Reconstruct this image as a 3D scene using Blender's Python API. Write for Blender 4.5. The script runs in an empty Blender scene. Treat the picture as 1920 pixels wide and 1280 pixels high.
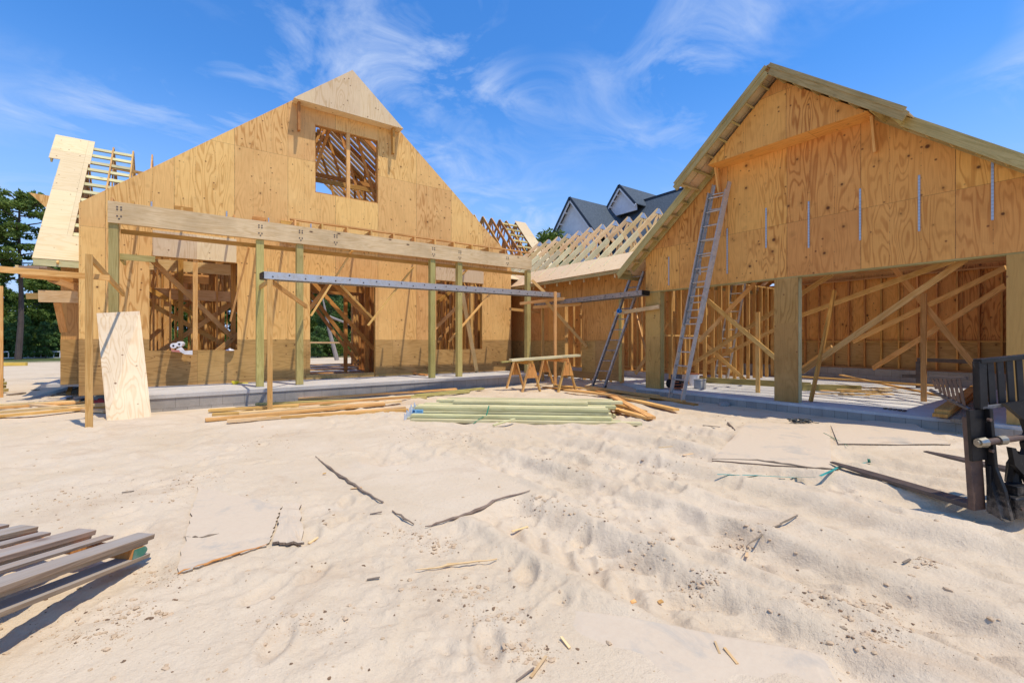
import bpy, bmesh, math, random
import numpy as np
from mathutils import Vector, Matrix
R = math.radians
S = bpy.context.scene
COL = S.collection
rnd = random.Random(7)

# ------------------------------------------------------------------ camera
FPX, AZ, EYE = 857.0, math.atan2(608, 857), 1.36
cd = bpy.data.cameras.new('camera'); cam = bpy.data.objects.new('camera', cd); COL.objects.link(cam)
cd.sensor_fit = 'HORIZONTAL'; cd.sensor_width = 36; cd.lens = 36*FPX/1920
cam.location = (0, 0, EYE); cam.rotation_euler = (R(90), 0, -AZ+0)
cd.clip_start = 0.05; cd.clip_end = 2000
S.camera = cam
# ------------------------------------------------------------------ light
SUN = Vector((0.34, -1.0, 2.7)).normalized()
EL = math.asin(SUN.z); ROT = math.atan2(SUN.x, SUN.y)
sd = bpy.data.lights.new('sun', 'SUN'); sun = bpy.data.objects.new('sun', sd); COL.objects.link(sun)
sd.energy = 3.1; sd.angle = R(0.55); sd.color = (1.0, 0.925, 0.785)
sun.rotation_euler = SUN.to_track_quat('Z', 'Y').to_euler()
S.view_settings.view_transform = 'Standard'; S.view_settings.look = 'None'
S.view_settings.exposure = 0.40; S.view_settings.gamma = 1
S.cycles.max_bounces = 7; S.cycles.diffuse_bounces = 4; S.cycles.glossy_bounces = 2
S.cycles.use_denoising = True

def build_world():
    w = bpy.data.worlds.new('World'); S.world = w; w.use_nodes = True
    nt = w.node_tree; N = nt.nodes; L = nt.links
    for n in list(N): N.remove(n)
    out = N.new('ShaderNodeOutputWorld'); bg = N.new('ShaderNodeBackground')
    sky = N.new('ShaderNodeTexSky'); sky.sky_type = 'NISHITA'; sky.sun_disc = False
    sky.sun_elevation = EL; sky.sun_rotation = ROT
    sky.air_density = 1.0; sky.dust_density = 0.0; sky.ozone_density = 4.0; sky.altitude = 300
    bg.inputs['Strength'].default_value = 0.15
    hs = N.new('ShaderNodeHueSaturation'); hs.inputs['Saturation'].default_value = 1.27
    hs.inputs['Value'].default_value = 1.22; hs.inputs['Hue'].default_value = 0.505
    L.new(sky.outputs[0], hs.inputs['Color'])
    # cirrus: direction projected on a high plane so the wisps recede to the horizon
    tc = N.new('ShaderNodeTexCoord'); sp = N.new('ShaderNodeSeparateXYZ'); L.new(tc.outputs['Generated'], sp.inputs[0])
    def M(op, a, b=None, c=None, clamp=False):
        n = N.new('ShaderNodeMath'); n.operation = op; n.use_clamp = clamp
        for i, v in enumerate((a, b, c)):
            if v is None: continue
            if isinstance(v, (int, float)): n.inputs[i].default_value = v
            else: L.new(v, n.inputs[i])
        return n.outputs[0]
    z = M('MAXIMUM', sp.outputs[2], 0.0); zz = M('ADD', z, 0.16)
    cb = N.new('ShaderNodeCombineXYZ'); L.new(M('DIVIDE', sp.outputs[0], zz), cb.inputs[0]); L.new(M('DIVIDE', sp.outputs[1], zz), cb.inputs[1])
    mp = N.new('ShaderNodeMapping'); mp.inputs['Rotation'].default_value = (0, 0, R(28)); mp.inputs['Scale'].default_value = (1.5, 1.9, 1)
    mp.inputs['Location'].default_value = CLOUD
    L.new(cb.outputs[0], mp.inputs[0])
    n1 = N.new('ShaderNodeTexNoise'); n1.inputs['Scale'].default_value = 1.5; n1.inputs['Detail'].default_value = 9
    n1.inputs['Roughness'].default_value = 0.62; n1.inputs['Distortion'].default_value = 1.3
    L.new(mp.outputs[0], n1.inputs['Vector'])
    n2 = N.new('ShaderNodeTexNoise'); n2.inputs['Scale'].default_value = 0.9; n2.inputs['Detail'].default_value = 2
    L.new(mp.outputs[0], n2.inputs['Vector'])
    r1 = N.new('ShaderNodeMapRange'); r1.inputs['From Min'].default_value = 0.45; r1.inputs['From Max'].default_value = 0.78; L.new(n1.outputs[0], r1.inputs[0])
    r2 = N.new('ShaderNodeMapRange'); r2.inputs['From Min'].default_value = 0.38; r2.inputs['From Max'].default_value = 0.60; L.new(n2.outputs[0], r2.inputs[0])
    f = M('MULTIPLY', r1.outputs[0], r2.outputs[0]); f = M('MULTIPLY', f, 0.80, clamp=True)
    hz = N.new('ShaderNodeMapRange'); hz.interpolation_type = 'SMOOTHSTEP'; hz.inputs['From Min'].default_value = 0.0; hz.inputs['From Max'].default_value = 0.48
    hz.inputs['To Min'].default_value = 0.92; hz.inputs['To Max'].default_value = 0.0; L.new(z, hz.inputs[0])
    mh = N.new('ShaderNodeMixRGB'); L.new(hz.outputs[0], mh.inputs[0]); L.new(hs.outputs[0], mh.inputs[1]); mh.inputs[2].default_value = HORIZON
    mx = N.new('ShaderNodeMixRGB'); L.new(f, mx.inputs[0]); L.new(mh.outputs[0], mx.inputs[1])
    mx.inputs[2].default_value = (3.3, 3.9, 5.1, 1)
    L.new(mx.outputs[0], bg.inputs[0]); L.new(bg.outputs[0], out.inputs[0])
CLOUD = (4.4, 2.1, 0); HORIZON = (2.0, 2.95, 4.9, 1)
build_world()

# ------------------------------------------------------------------ helpers
CA, SA = math.cos(AZ), math.sin(AZ)
def ray(px, py):
    r = (px-960)/FPX
    return CA*r+SA, -SA*r+CA, (640-py)/FPX
def onY(px, py, y): d = ray(px, py); t = y/d[1]; return Vector((d[0]*t, y, EYE+d[2]*t))
def onX(px, py, x): d = ray(px, py); t = x/d[0]; return Vector((x, d[1]*t, EYE+d[2]*t))
def onZ(px, py, z=0.0): d = ray(px, py); t = (z-EYE)/d[2]; return Vector((d[0]*t, d[1]*t, z))

def _h(ix, iy, s):
    v = np.sin(ix*127.1+iy*311.7+s*74.7)*43758.5453
    return v-np.floor(v)
def vnoise(x, y, s=0):
    ix = np.floor(x); iy = np.floor(y); fx = x-ix; fy = y-iy
    fx = fx*fx*(3-2*fx); fy = fy*fy*(3-2*fy)
    a = _h(ix, iy, s); b = _h(ix+1, iy, s); c = _h(ix, iy+1, s); d = _h(ix+1, iy+1, s)
    return (a*(1-fx)+b*fx)*(1-fy)+(c*(1-fx)+d*fx)*fy
def fbm(x, y, s=0, o=4):
    t = 0; a = 0.5
    for i in range(o):
        t = t+a*(vnoise(x, y, s+i)-0.5); x = x*2.03+1.7; y = y*2.03-3.1; a *= 0.5
    return t
def sstep(a, b, v):
    t = np.clip((v-a)/(b-a), 0, 1); return t*t*(3-2*t)
SHEETS = [  # half buried plywood sheets lying on the sand: centre, half sizes, angle, z
    [(0, 0), 0, 0, 0, 0],
]
def _sheet(px):   # four pixel corners -> ground quad
    return [onZ(a, b, 0.03) for a, b in px]
def quad_mask(x, y, q, soft=0.12):
    m = 1.0
    cx = sum(p[0] for p in q)/4; cy = sum(p[1] for p in q)/4
    for i in range(4):
        a = q[i]; b = q[(i+1) % 4]
        nx, ny = -(b[1]-a[1]), b[0]-a[0]; l = math.hypot(nx, ny); nx /= l; ny /= l
        if (cx-a[0])*nx+(cy-a[1])*ny < 0: nx, ny = -nx, -ny
        d = (x-a[0])*nx+(y-a[1])*ny
        m = m*sstep(-soft, soft*0.2, d)
    return m
SQ = [_sheet(((1400, 792), (1555, 790), (1560, 878), (1335, 860))),
      _sheet(((1555, 790), (1700, 786), (1782, 832), (1572, 831))),
      _sheet(((372, 912), (528, 948), (503, 1018), (331, 1073))),
      _sheet(((1035, 1130), (1540, 1215), (1600, 1330), (985, 1330))),
      _sheet(((640, 880), (880, 850), (995, 918), (800, 985)))]
_r = np.random.default_rng(12); FT = []
for (ax_, ay_, bx_, by_) in ((.4, 2.2, 5.5, 8.5), (1.2, 1.0, 7.5, 6.0), (3.0, 1.2, 3.4, 7.6), (2.2, 2.6, 7.8, 3.4), (-.6, 4.4, 3.2, 9.2), (4.2, 1.6, 8.3, 7.2), (0.2, 5.5, 6, 4.2), (5.6, 2.6, 5.0, 7.4), (1.9, 4, 8.4, 4.4)):
    L_ = math.hypot(bx_-ax_, by_-ay_); n_ = int(L_/.34); a_ = math.atan2(by_-ay_, bx_-ax_)
    for k_ in range(n_):
        t_ = k_/n_; s_ = .11*(1 if k_ % 2 else -1); w_ = .5*math.sin(t_*5+ax_)
        FT.append((ax_+(bx_-ax_)*t_-math.sin(a_)*(s_+w_)+_r.normal()*.04, ay_+(by_-ay_)*t_+math.cos(a_)*(s_+w_)+_r.normal()*.04, a_+_r.normal()*.25))
FT = np.array(FT)
def foot(x, y, fx, fy, fa):
    dx, dy = x-fx, y-fy; u = (dx*np.cos(fa)+dy*np.sin(fa))/.15; v = (-dx*np.sin(fa)+dy*np.cos(fa))/.065; d = np.sqrt(u*u+v*v)
    return -.020*(1-sstep(.55, 1.05, d))+.010*np.exp(-((d-1.25)/.25)**2)
def ground(x, y):
    x = np.asarray(x, float); y = np.asarray(y, float)
    d = np.hypot(x, y)
    near = 1-sstep(14, 40, d)
    h = 0.12*fbm(x*0.45, y*0.45, 1, 3)+0.055*fbm(x*1.4+3, y*1.4, 5, 4)*near
    # loose churned sand
    churn = sstep(0.45, 0.62, vnoise(x*0.8+4, y*0.8+9, 21))
    h = h+near*(0.012+0.050*churn)*fbm(x*6, y*6, 31, 4)+near*0.022*fbm(x*15, y*15, 37, 3)*(.30+churn)
    rid = 1-np.abs(2*vnoise(x*2.6+0.8*fbm(x*2, y*2, 55, 2), y*1.5, 40)-1)
    h = h+near*0.034*(rid-0.5)*(.2+sstep(1.0, 3.0, x))
    # wheel tracks running along Y on the right
    wig = 0.10*np.sin(y*0.9)
    for cx, w in ((2.05, .30), (2.95, .26), (4.05, .30), (4.95, .28), (6.2, .3)):
        t = np.abs(x-cx-wig)/w
        k = (1-sstep(0.55, 1.0, t))
        fade = sstep(-3, 1.0, y)*(1-sstep(3.4, 6.5, y))
        brk = sstep(0.3, 0.6, vnoise(x*0.7, y*1.1, 77))
        h = h+fade*(-0.072*k+0.050*np.exp(-((t-1.25)/.28)**2))*(.75+.25*brk)
        tr = np.sin(y*23+7*np.sign(x-cx-wig)*(x-cx-wig)*4+1.5*fbm(x*3, y*3, 66, 2))
        h = h+fade*k*0.020*tr*(0.45+0.55*brk)
    if x.size < 64:
        X_ = x[..., None]; Y_ = y[..., None]; h = h+foot(X_, Y_, FT[:, 0], FT[:, 1], FT[:, 2]).sum(-1)
    else:
        for fx, fy, fa in FT:
            mk = (np.abs(x-fx) < .3) & (np.abs(y-fy) < .3)
            if mk.any(): h[mk] += foot(x[mk], y[mk], fx, fy, fa)
    # flat where slabs stand, flat under the buried sheets
    hx = 1-sstep(0.0, 0.6, np.maximum(np.maximum(-2.2-x, x-9.8), np.maximum(11.2-y, y-22)))
    gx = 1-sstep(0.0, 0.5, np.maximum(np.maximum(9.35-x, x-17), np.maximum(0.0-y, y-16)))
    f = np.maximum(hx, gx)
    h = h*(1-f)-0.02*f
    # sand banked against the wing wall
    h = h+0.16*sstep(8.2, 9.9, x)*sstep(7.9, 9.0, y)*(1-sstep(11, 12.5, y))*(1-sstep(10.0, 10.6, x))
    for i, q in enumerate(SQ):
        m = quad_mask(x, y, q)
        h = h*(1-m)+m*(0.012+0.012*fbm(x*2, y*2, 90+i, 3))
    return h
def gz(x, y): return float(ground(x, y))
def onG(px, py, dz=0.0):
    z = 0.0
    for _ in range(6):
        p = onZ(px, py, z+dz); z = gz(p.x, p.y)
    return onZ(px, py, z+dz)

class MB:
    def __init__(s): s.v = []; s.f = []; s.uv = []; s.m = []
    def face(s, pts, uv=None, mi=0):
        i = len(s.v); s.v += [tuple(p) for p in pts]; s.f.append(tuple(range(i, i+len(pts)))); s.m.append(mi)
        if uv is None:
            a = Vector(pts[0]); e = (Vector(pts[1])-a).normalized()
            n = e.cross(Vector(pts[2])-a).normalized(); g = n.cross(e)
            uv = [((Vector(p)-a).dot(e), (Vector(p)-a).dot(g)) for p in pts]
        s.uv += uv
        return s
    def beam(s, p0, p1, w, h, up=(0, 0, 1), mi=0, off=0.0, grain=True):
        """bar from p0 to p1, w across, h along up; UV: v runs along the bar"""
        p0 = Vector(p0); p1 = Vector(p1); a = p1-p0; l = a.length; a = a/l
        up = Vector(up); sd_ = a.cross(up)
        if sd_.length < 1e-4: sd_ = a.cross(Vector((0, 1, 0)))
        sd_.normalize(); u = sd_.cross(a).normalized()
        c = [(-1, -1), (1, -1), (1, 1), (-1, 1)]
        q = [[p+sd_*(i*w/2)+u*(j*h/2) for i, j in c] for p in (p0, p1)]
        o = rnd.random()*20; t = 0.0
        for k in range(4):
            k2 = (k+1) % 4; e = w if k % 2 == 0 else h
            s.face([q[0][k], q[0][k2], q[1][k2], q[1][k]][::-1],
                   ([(o+t, off+o), (o+t+e, off+o), (o+t+e, off+o+l), (o+t, off+o+l)] if grain else [(o, 0), (o+e, 0), (o+e, l), (o, l)])[::-1], mi)
            t += e
        s.face(q[0], [(o, o), (o+w, o), (o+w, o+.01), (o, o+.01)], mi)
        s.face(q[1][::-1], [(o, o), (o+w, o), (o+w, o+.01), (o, o+.01)], mi)
        return s
    def box(s, lo, hi, mi=0, axis=None):
        lo = Vector(lo); hi = Vector(hi); d = hi-lo
        ax = axis if axis is not None else max(range(3), key=lambda i: d[i])
        c = (lo+hi)/2; e = Vector((0, 0, 0)); e[ax] = d[ax]/2
        up = Vector((0, 0, 1)) if ax != 2 else Vector((0, 1, 0))
        oth = [i for i in range(3) if i != ax]
        hgt = d.z if ax != 2 else d.y
        wid = d[[i for i in oth if i != (2 if ax != 2 else 1)][0]]
        return s.beam(c-e, c+e, wid, hgt, up, mi)
    def prism(s, pts, ext, mi=0, uvf=None, rim=None):
        """planar polygon pts extruded by vector ext"""
        ext = Vector(ext); P = [Vector(p) for p in pts]; Q = [p+ext for p in P]
        uvf = uvf or (lambda p: (p.x+p.y, p.z))
        s.face(P, [uvf(p) for p in P], mi); s.face(Q[::-1], [uvf(p) for p in Q[::-1]], mi)
        n = len(P)
        for i in range(n):
            j = (i+1) % n; l = (P[j]-P[i]).length; e = ext.length
            s.face([P[j], P[i], Q[i], Q[j]], [(0, 0), (0, l), (e, l), (e, 0)], mi if rim is None else rim)
        return s
    def tube(s, pts, r, n=8, mi=0, cap=True):
        pts = [Vector(p) for p in pts]; rr = r if isinstance(r, (list, tuple)) else [r]*len(pts)
        rings = []; ref = Vector((0.31, 0.17, 0.93))
        for i, p in enumerate(pts):
            a = (pts[min(i+1, len(pts)-1)]-pts[max(i-1, 0)]).normalized()
            u = a.cross(ref)
            if u.length < 1e-3: u = a.cross(Vector((1, 0, 0)))
            u.normalize(); w = a.cross(u)
            rings.append([p+(u*math.cos(2*math.pi*k/n)+w*math.sin(2*math.pi*k/n))*rr[i] for k in range(n)])
        L = 0
        for i in range(len(pts)-1):
            l = (pts[i+1]-pts[i]).length
            for k in range(n):
                k2 = (k+1) % n
                s.face([rings[i][k], rings[i][k2], rings[i+1][k2], rings[i+1][k]],
                       [(k*rr[i], L), ((k+1)*rr[i], L), ((k+1)*rr[i], L+l), (k*rr[i], L+l)], mi)
            L += l
        if cap:
            s.face(rings[0][::-1], None, mi); s.face(rings[-1], None, mi)
        return s
    def build(s, name, mat, parent=None, smooth=False, merge=False, bevel=0):
        me = bpy.data.meshes.new(name); me.from_pydata(s.v, [], s.f)
        uvl = me.uv_layers.new(name='UVMap'); uvl.data.foreach_set('uv', [c for t in s.uv for c in t])
        for m in (mat if isinstance(mat, (list, tuple)) else [mat]): me.materials.append(m)
        me.polygons.foreach_set('material_index', s.m)
        if merge or bevel or smooth:
            b = bmesh.new(); b.from_mesh(me); bmesh.ops.remove_doubles(b, verts=b.verts, dist=1e-4)
            bmesh.ops.recalc_face_normals(b, faces=b.faces)
            b.to_mesh(me); b.free()
        if smooth:
            me.polygons.foreach_set('use_smooth', [True]*len(me.polygons))
        me.update()
        o = bpy.data.objects.new(name, me); COL.objects.link(o)
        if parent: o.parent = parent
        if bevel:
            m = o.modifiers.new('bevel', 'BEVEL'); m.width = bevel; m.segments = 2; m.limit_method = 'ANGLE'; m.angle_limit = R(40)
        return o
def tag(o, label, cat, group=None, kind=None):
    if label: o['label'] = label
    if cat: o['category'] = cat
    if group: o['group'] = group
    if kind: o['kind'] = kind
    return o
def thing(name, label, cat, loc=(0, 0, 0), rz=0, group=None):
    o = bpy.data.objects.new(name, None); COL.objects.link(o); o.location = loc; o.rotation_euler = (0, 0, rz)
    o.empty_display_size = .2
    return tag(o, label, cat, group)
def struct(o): o['kind'] = 'structure'; return o

# ------------------------------------------------------------------ materials
class NT:
    def __init__(s, name):
        s.m = bpy.data.materials.new(name); s.m.use_nodes = True; s.t = s.m.node_tree; s.N = s.t.nodes; s.L = s.t.links
        s.p = s.N['Principled BSDF']
    def n(s, ty, **kw):
        n = s.N.new(ty)
        for k, v in kw.items(): setattr(n, k, v)
        return n
    def set(s, sock, v):
        if isinstance(v, (int, float, tuple)): sock.default_value = v
        else: s.L.new(v, sock)
    def math(s, op, a, b=None, c=None, clamp=False):
        n = s.n('ShaderNodeMath', operation=op); n.use_clamp = clamp
        for i, v in enumerate((a, b, c)):
            if v is not None: s.set(n.inputs[i], v)
        return n.outputs[0]
    def vec(s, op, a, b):
        n = s.n('ShaderNodeVectorMath', operation=op); s.set(n.inputs[0], a); s.set(n.inputs[1], b); return n.outputs[0]
    def noise(s, v, sc, det=3, ro=.5, dist=0, w=None):
        n = s.n('ShaderNodeTexNoise'); s.set(n.inputs['Vector'], v); n.inputs['Scale'].default_value = sc
        n.inputs['Detail'].default_value = det; n.inputs['Roughness'].default_value = ro; n.inputs['Distortion'].default_value = dist
        return n.outputs[0]
    def rng(s, v, a, b, c=0., d=1.):
        n = s.n('ShaderNodeMapRange'); s.set(n.inputs[0], v)
        for i, x in enumerate((a, b, c, d)): n.inputs[i+1].default_value = x
        return n.outputs[0]
    def mix(s, f, a, b, mode='MIX'):
        n = s.n('ShaderNodeMixRGB', blend_type=mode); s.set(n.inputs[0], f)
        s.set(n.inputs[1], a if not (isinstance(a, tuple) and len(a) == 3) else a+(1,))
        s.set(n.inputs[2], b if not (isinstance(b, tuple) and len(b) == 3) else b+(1,)); return n.outputs[0]
    def bump(s, h, st, dist=.01):
        n = s.n('ShaderNodeBump'); n.inputs['Strength'].default_value = st; n.inputs['Distance'].default_value = dist
        s.L.new(h, n.inputs['Height']); s.L.new(n.outputs[0], s.p.inputs['Normal'])
    def done(s, col, rough=.7, spec=.3, metal=0.):
        s.set(s.p.inputs['Base Color'], col if not (isinstance(col, tuple) and len(col) == 3) else col+(1,))
        s.set(s.p.inputs['Roughness'], rough); s.p.inputs['Specular IOR Level'].default_value = spec
        s.p.inputs['Metallic'].default_value = metal
        return s.m

def plywood(name, light, dark, knotc=(.10, .035, .012), grain=1.0, horiz=False, pw=1.22, ph=2.44, v0=0., u0=0., seam=1.0, knots=1.0, lines=True, obj_rand=False, weather=.25):
    t = NT(name); uv = t.n('ShaderNodeUVMap').outputs[0]
    if horiz:
        sp = t.n('ShaderNodeSeparateXYZ'); t.L.new(uv, sp.inputs[0]); cb = t.n('ShaderNodeCombineXYZ')
        t.L.new(sp.outputs[1], cb.inputs[0]); t.L.new(sp.outputs[0], cb.inputs[1]); uv = cb.outputs[0]
        v0, u0 = u0, v0
    sp = t.n('ShaderNodeSeparateXYZ'); t.L.new(uv, sp.inputs[0]); u, v = sp.outputs[0], sp.outputs[1]
    cu = t.math('DIVIDE', t.math('SUBTRACT', u, u0), pw); cv = t.math('DIVIDE', t.math('SUBTRACT', v, v0), ph)
    iu, iv = t.math('FLOOR', cu), t.math('FLOOR', cv)
    cb = t.n('ShaderNodeCombineXYZ'); t.L.new(iu, cb.inputs[0]); t.L.new(iv, cb.inputs[1])
    if obj_rand:
        oi = t.n('ShaderNodeObjectInfo').outputs['Random']; t.L.new(t.math('MULTIPLY', oi, 57.), cb.inputs[2])
    wn = t.n('ShaderNodeTexWhiteNoise'); t.L.new(cb.outputs[0], wn.inputs[0])
    off = t.vec('MULTIPLY', wn.outputs['Color'], (37., 53., 0.))
    p = t.vec('ADD', uv, off)
    pst = t.vec('MULTIPLY', p, (1.0, .17, 1.))
    # rotary-cut cathedral figure: contour lines of a slow stretched field
    a = t.noise(pst, 4.2*grain, 1.6, .42, .35)
    rings = t.math('SINE', t.math('MULTIPLY', a, 64.0))
    fine = t.noise(t.vec('MULTIPLY', p, (70., 2.2, 1.)), 1., 3, .6)
    amp = t.rng(t.noise(pst, 1.1, 1), .35, .62)
    rg = t.rng(rings, .1, 1.0)
    rg = t.math('MULTIPLY', t.math('MULTIPLY', rg, t.math('ADD', t.math('MULTIPLY', amp, .58), .12)), t.rng(t.math('FRACT', t.math('MULTIPLY', wn.outputs['Value'], 7.7)), 0, 1, .55, 1.1))
    f = t.math('ADD', rg, t.rng(fine, .35, .75, 0., .32), clamp=True)
    col = t.mix(f, light, dark)
    # sheet to sheet tone
    tone = t.rng(wn.outputs['Value'], 0, 1, .86, 1.10)
    hs = t.n('ShaderNodeHueSaturation'); t.L.new(col, hs.inputs['Color']); t.L.new(tone, hs.inputs['Value'])
    t.L.new(t.rng(wn.outputs['Value'], 0, 1, .492, .506), hs.inputs['Hue']); col = hs.outputs[0]
    # stains and weathering
    st = t.rng(t.noise(uv, 1.3, 5, .6, .6), .48, .78, 0., weather); col = t.mix(st, col, tuple(c*.62 for c in dark))
    pale = t.rng(t.noise(t.vec('ADD', uv, (9., 3., 0.)), .9, 4, .6), .52, .8, 0., weather*1.1); col = t.mix(pale, col, tuple(min(1, c*1.25+.06) for c in light))
    # knots
    if knots:
        vo = t.n('ShaderNodeTexVoronoi'); vo.inputs['Scale'].default_value = 4.6; t.L.new(t.vec('ADD', p, (0., 0., 0.)), vo.inputs['Vector'])
        vs = t.n('ShaderNodeSeparateXYZ'); t.L.new(vo.outputs['Color'], vs.inputs[0])
        rad = t.math('MULTIPLY', t.math('POWER', vs.outputs[1], 1.3), .15*knots)
        on = t.math('GREATER_THAN', vs.outputs[0], .34)
        k = t.math('SUBTRACT', 1., t.math('DIVIDE', vo.outputs['Distance'], t.math('ADD', rad, .02)), clamp=True)
        k = t.math('MULTIPLY', t.rng(k, .0, .45), on)
        halo = t.math('MULTIPLY', t.math('SUBTRACT', 1., t.math('DIVIDE', vo.outputs['Distance'], t.math('ADD', t.math('MULTIPLY', rad, 2.6), .03)), clamp=True), on)
        v2 = t.n('ShaderNodeTexVoronoi'); v2.inputs['Scale'].default_value = 6.5; t.L.new(p, v2.inputs['Vector']); s2_ = t.n('ShaderNodeSeparateXYZ'); t.L.new(v2.outputs['Color'], s2_.inputs[0])
        k2 = t.math('MULTIPLY', t.rng(v2.outputs['Distance'], .07, .15, .9, 0.), t.math('GREATER_THAN', s2_.outputs[0], .60)); col = t.mix(k2, col, tuple(c*1.6 for c in knotc))
        col = t.mix(t.math('MULTIPLY', halo, .45), col, tuple(c*.55 for c in dark)); col = t.mix(t.math('MULTIPLY', k, .9), col, knotc)
    if seam:
        # joints of the sheets, and fainter nail lines over the studs
        fu = t.math('SUBTRACT', .5, t.math('ABSOLUTE', t.math('SUBTRACT', t.math('FRACT', cu), .5)))
        fv = t.math('SUBTRACT', .5, t.math('ABSOLUTE', t.math('SUBTRACT', t.math('FRACT', cv), .5)))
        s1 = t.rng(fu, .0014, .0040, 1., 0.); s2 = t.rng(fv, .0008, .0020, 1., 0.)
        sm = t.math('MULTIPLY', t.math('MAXIMUM', s1, t.math('MULTIPLY', s2, .7)), .72*seam); col = t.mix(sm, col, (.06, .03, .012))
        if lines:
            cn = t.math('DIVIDE', t.math('SUBTRACT', u, u0), pw/3); fn = t.math('SUBTRACT', .5, t.math('ABSOLUTE', t.math('SUBTRACT', t.math('FRACT', cn), .5)))
            ln = t.rng(fn, .004, .012, .30, 0.)
            dt = t.rng(t.math('FRACT', t.math('DIVIDE', v, .2)), .07, .09, 1., 0.)
            ln = t.math('MAXIMUM', t.math('MULTIPLY', ln, .8), t.math('MULTIPLY', t.math('MULTIPLY', t.rng(fn, .010, .016, 1., 0.), dt), .75))
            col = t.mix(ln, col, (.12, .06, .03))
    hgt = t.math('ADD', t.math('MULTIPLY', f, .4), fine)
    t.bump(hgt, .25, .004)
    return t.done(col, .74, .25)

def lumber(name, light, dark, knots=.6, gray=0., rough=.72, knotc=(.09, .035, .015), topgray=0):
    t = NT(name); uv = t.n('ShaderNodeUVMap').outputs[0]
    oi = t.n('ShaderNodeObjectInfo').outputs['Random']
    cb = t.n('ShaderNodeCombineXYZ'); t.L.new(t.math('MULTIPLY', oi, 91.), cb.inputs[0]); t.L.new(t.math('MULTIPLY', oi, 47.), cb.inputs[1])
    p = t.vec('ADD', uv, cb.outputs[0])
    a = t.noise(t.vec('MULTIPLY', p, (9., .55, 1.)), 1.2, 2, .5, .8)
    r = t.rng(t.math('SINE', t.math('MULTIPLY', a, 46.)), -.2, 1., 0., .55)
    fine = t.rng(t.noise(t.vec('MULTIPLY', p, (130., 3., 1.)), 1., 3, .6), .3, .7, 0., .4)
    f = t.math('ADD', r, fine, clamp=True)
    col = t.mix(f, light, dark)
    blo = t.rng(t.noise(p, 1.1, 4, .6), .4, .75); col = t.mix(t.math('MULTIPLY', blo, .55), col, tuple(c*.6 for c in dark))
    hs = t.n('ShaderNodeHueSaturation'); t.L.new(col, hs.inputs['Color']); t.L.new(t.rng(oi, 0, 1, .76, 1.12), hs.inputs['Value'])
    t.L.new(t.rng(t.math('FRACT', t.math('MULTIPLY', oi, 7.3)), 0, 1, .488, .508), hs.inputs['Hue']); col = hs.outputs[0]
    if gray: 
        g = t.rng(t.noise(t.vec('MULTIPLY', p, (14., .9, 1.)), 1., 5, .65), .3, .65, .35, 1.)
        g = t.math('MULTIPLY', g, gray)
        if topgray:
            sp = t.n('ShaderNodeSeparateXYZ'); t.L.new(t.n('ShaderNodeNewGeometry').outputs['True Normal'], sp.inputs[0]); g = t.math('MULTIPLY', g, t.rng(sp.outputs[2], .3, .8, .25, 1.))
        col = t.mix(g, col, (.37, .34, .305))
    if knots:
        vo = t.n('ShaderNodeTexVoronoi'); vo.inputs['Scale'].default_value = 1.; t.L.new(t.vec('MULTIPLY', p, (5., 2.4, 1.)), vo.inputs['Vector'])
        vs = t.n('ShaderNodeSeparateXYZ'); t.L.new(vo.outputs['Color'], vs.inputs[0])
        k = t.rng(vo.outputs['Distance'], .05, .15, 1., 0.); k = t.math('MULTIPLY', k, t.math('GREATER_THAN', vs.outputs[0], .6))
        col = t.mix(t.math('MULTIPLY', k, knots), col, knotc)
    t.bump(f, .3, .003)
    return t.done(col, rough, .25)

def metal(name, c, rough=.38, dirt=.3, met=.85):
    t = NT(name); tc = t.n('ShaderNodeTexCoord').outputs['Object']
    n = t.noise(tc, 9, 5, .65, .4); col = t.mix(t.rng(n, .45, .75, 0., dirt), c, tuple(x*.35 for x in c))
    t.set(t.p.inputs['Roughness'], .5); m = t.done(col, t.rng(n, .3, .7, rough*.8, min(1, rough*1.7)), .5, met)
    return m
def paint(name, c, c2=None, sc=6, lo=.45, hi=.7, rough=.5, spec=.4, bump=0., dust=0):
    t = NT(name); tc = t.n('ShaderNodeTexCoord').outputs['Object']
    n = t.noise(tc, sc, 6, .65, .3)
    col = t.mix(t.rng(n, lo, hi), c, c2 or tuple(x*.7 for x in c))
    if dust:
        g = t.n('ShaderNodeNewGeometry'); sp = t.n('ShaderNodeSeparateXYZ'); t.L.new(g.outputs['Position'], sp.inputs[0]); d = t.noise(tc, 16, 7, .75)
        lo_ = t.rng(sp.outputs[2], 0., .45, .42, 0.); col = t.mix(t.rng(t.math('ADD', d, lo_), .74, .98, 0., .5), col, (.26, .21, .16))
        sc_ = t.rng(t.noise(t.vec('MULTIPLY', tc, (30., 30., 6.)), 1., 3, .7), .66, .72, 0., .55); col = t.mix(sc_, col, (.16, .15, .15))
    if bump: t.bump(n, bump, .01)
    return t.done(col, rough, spec)

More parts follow.
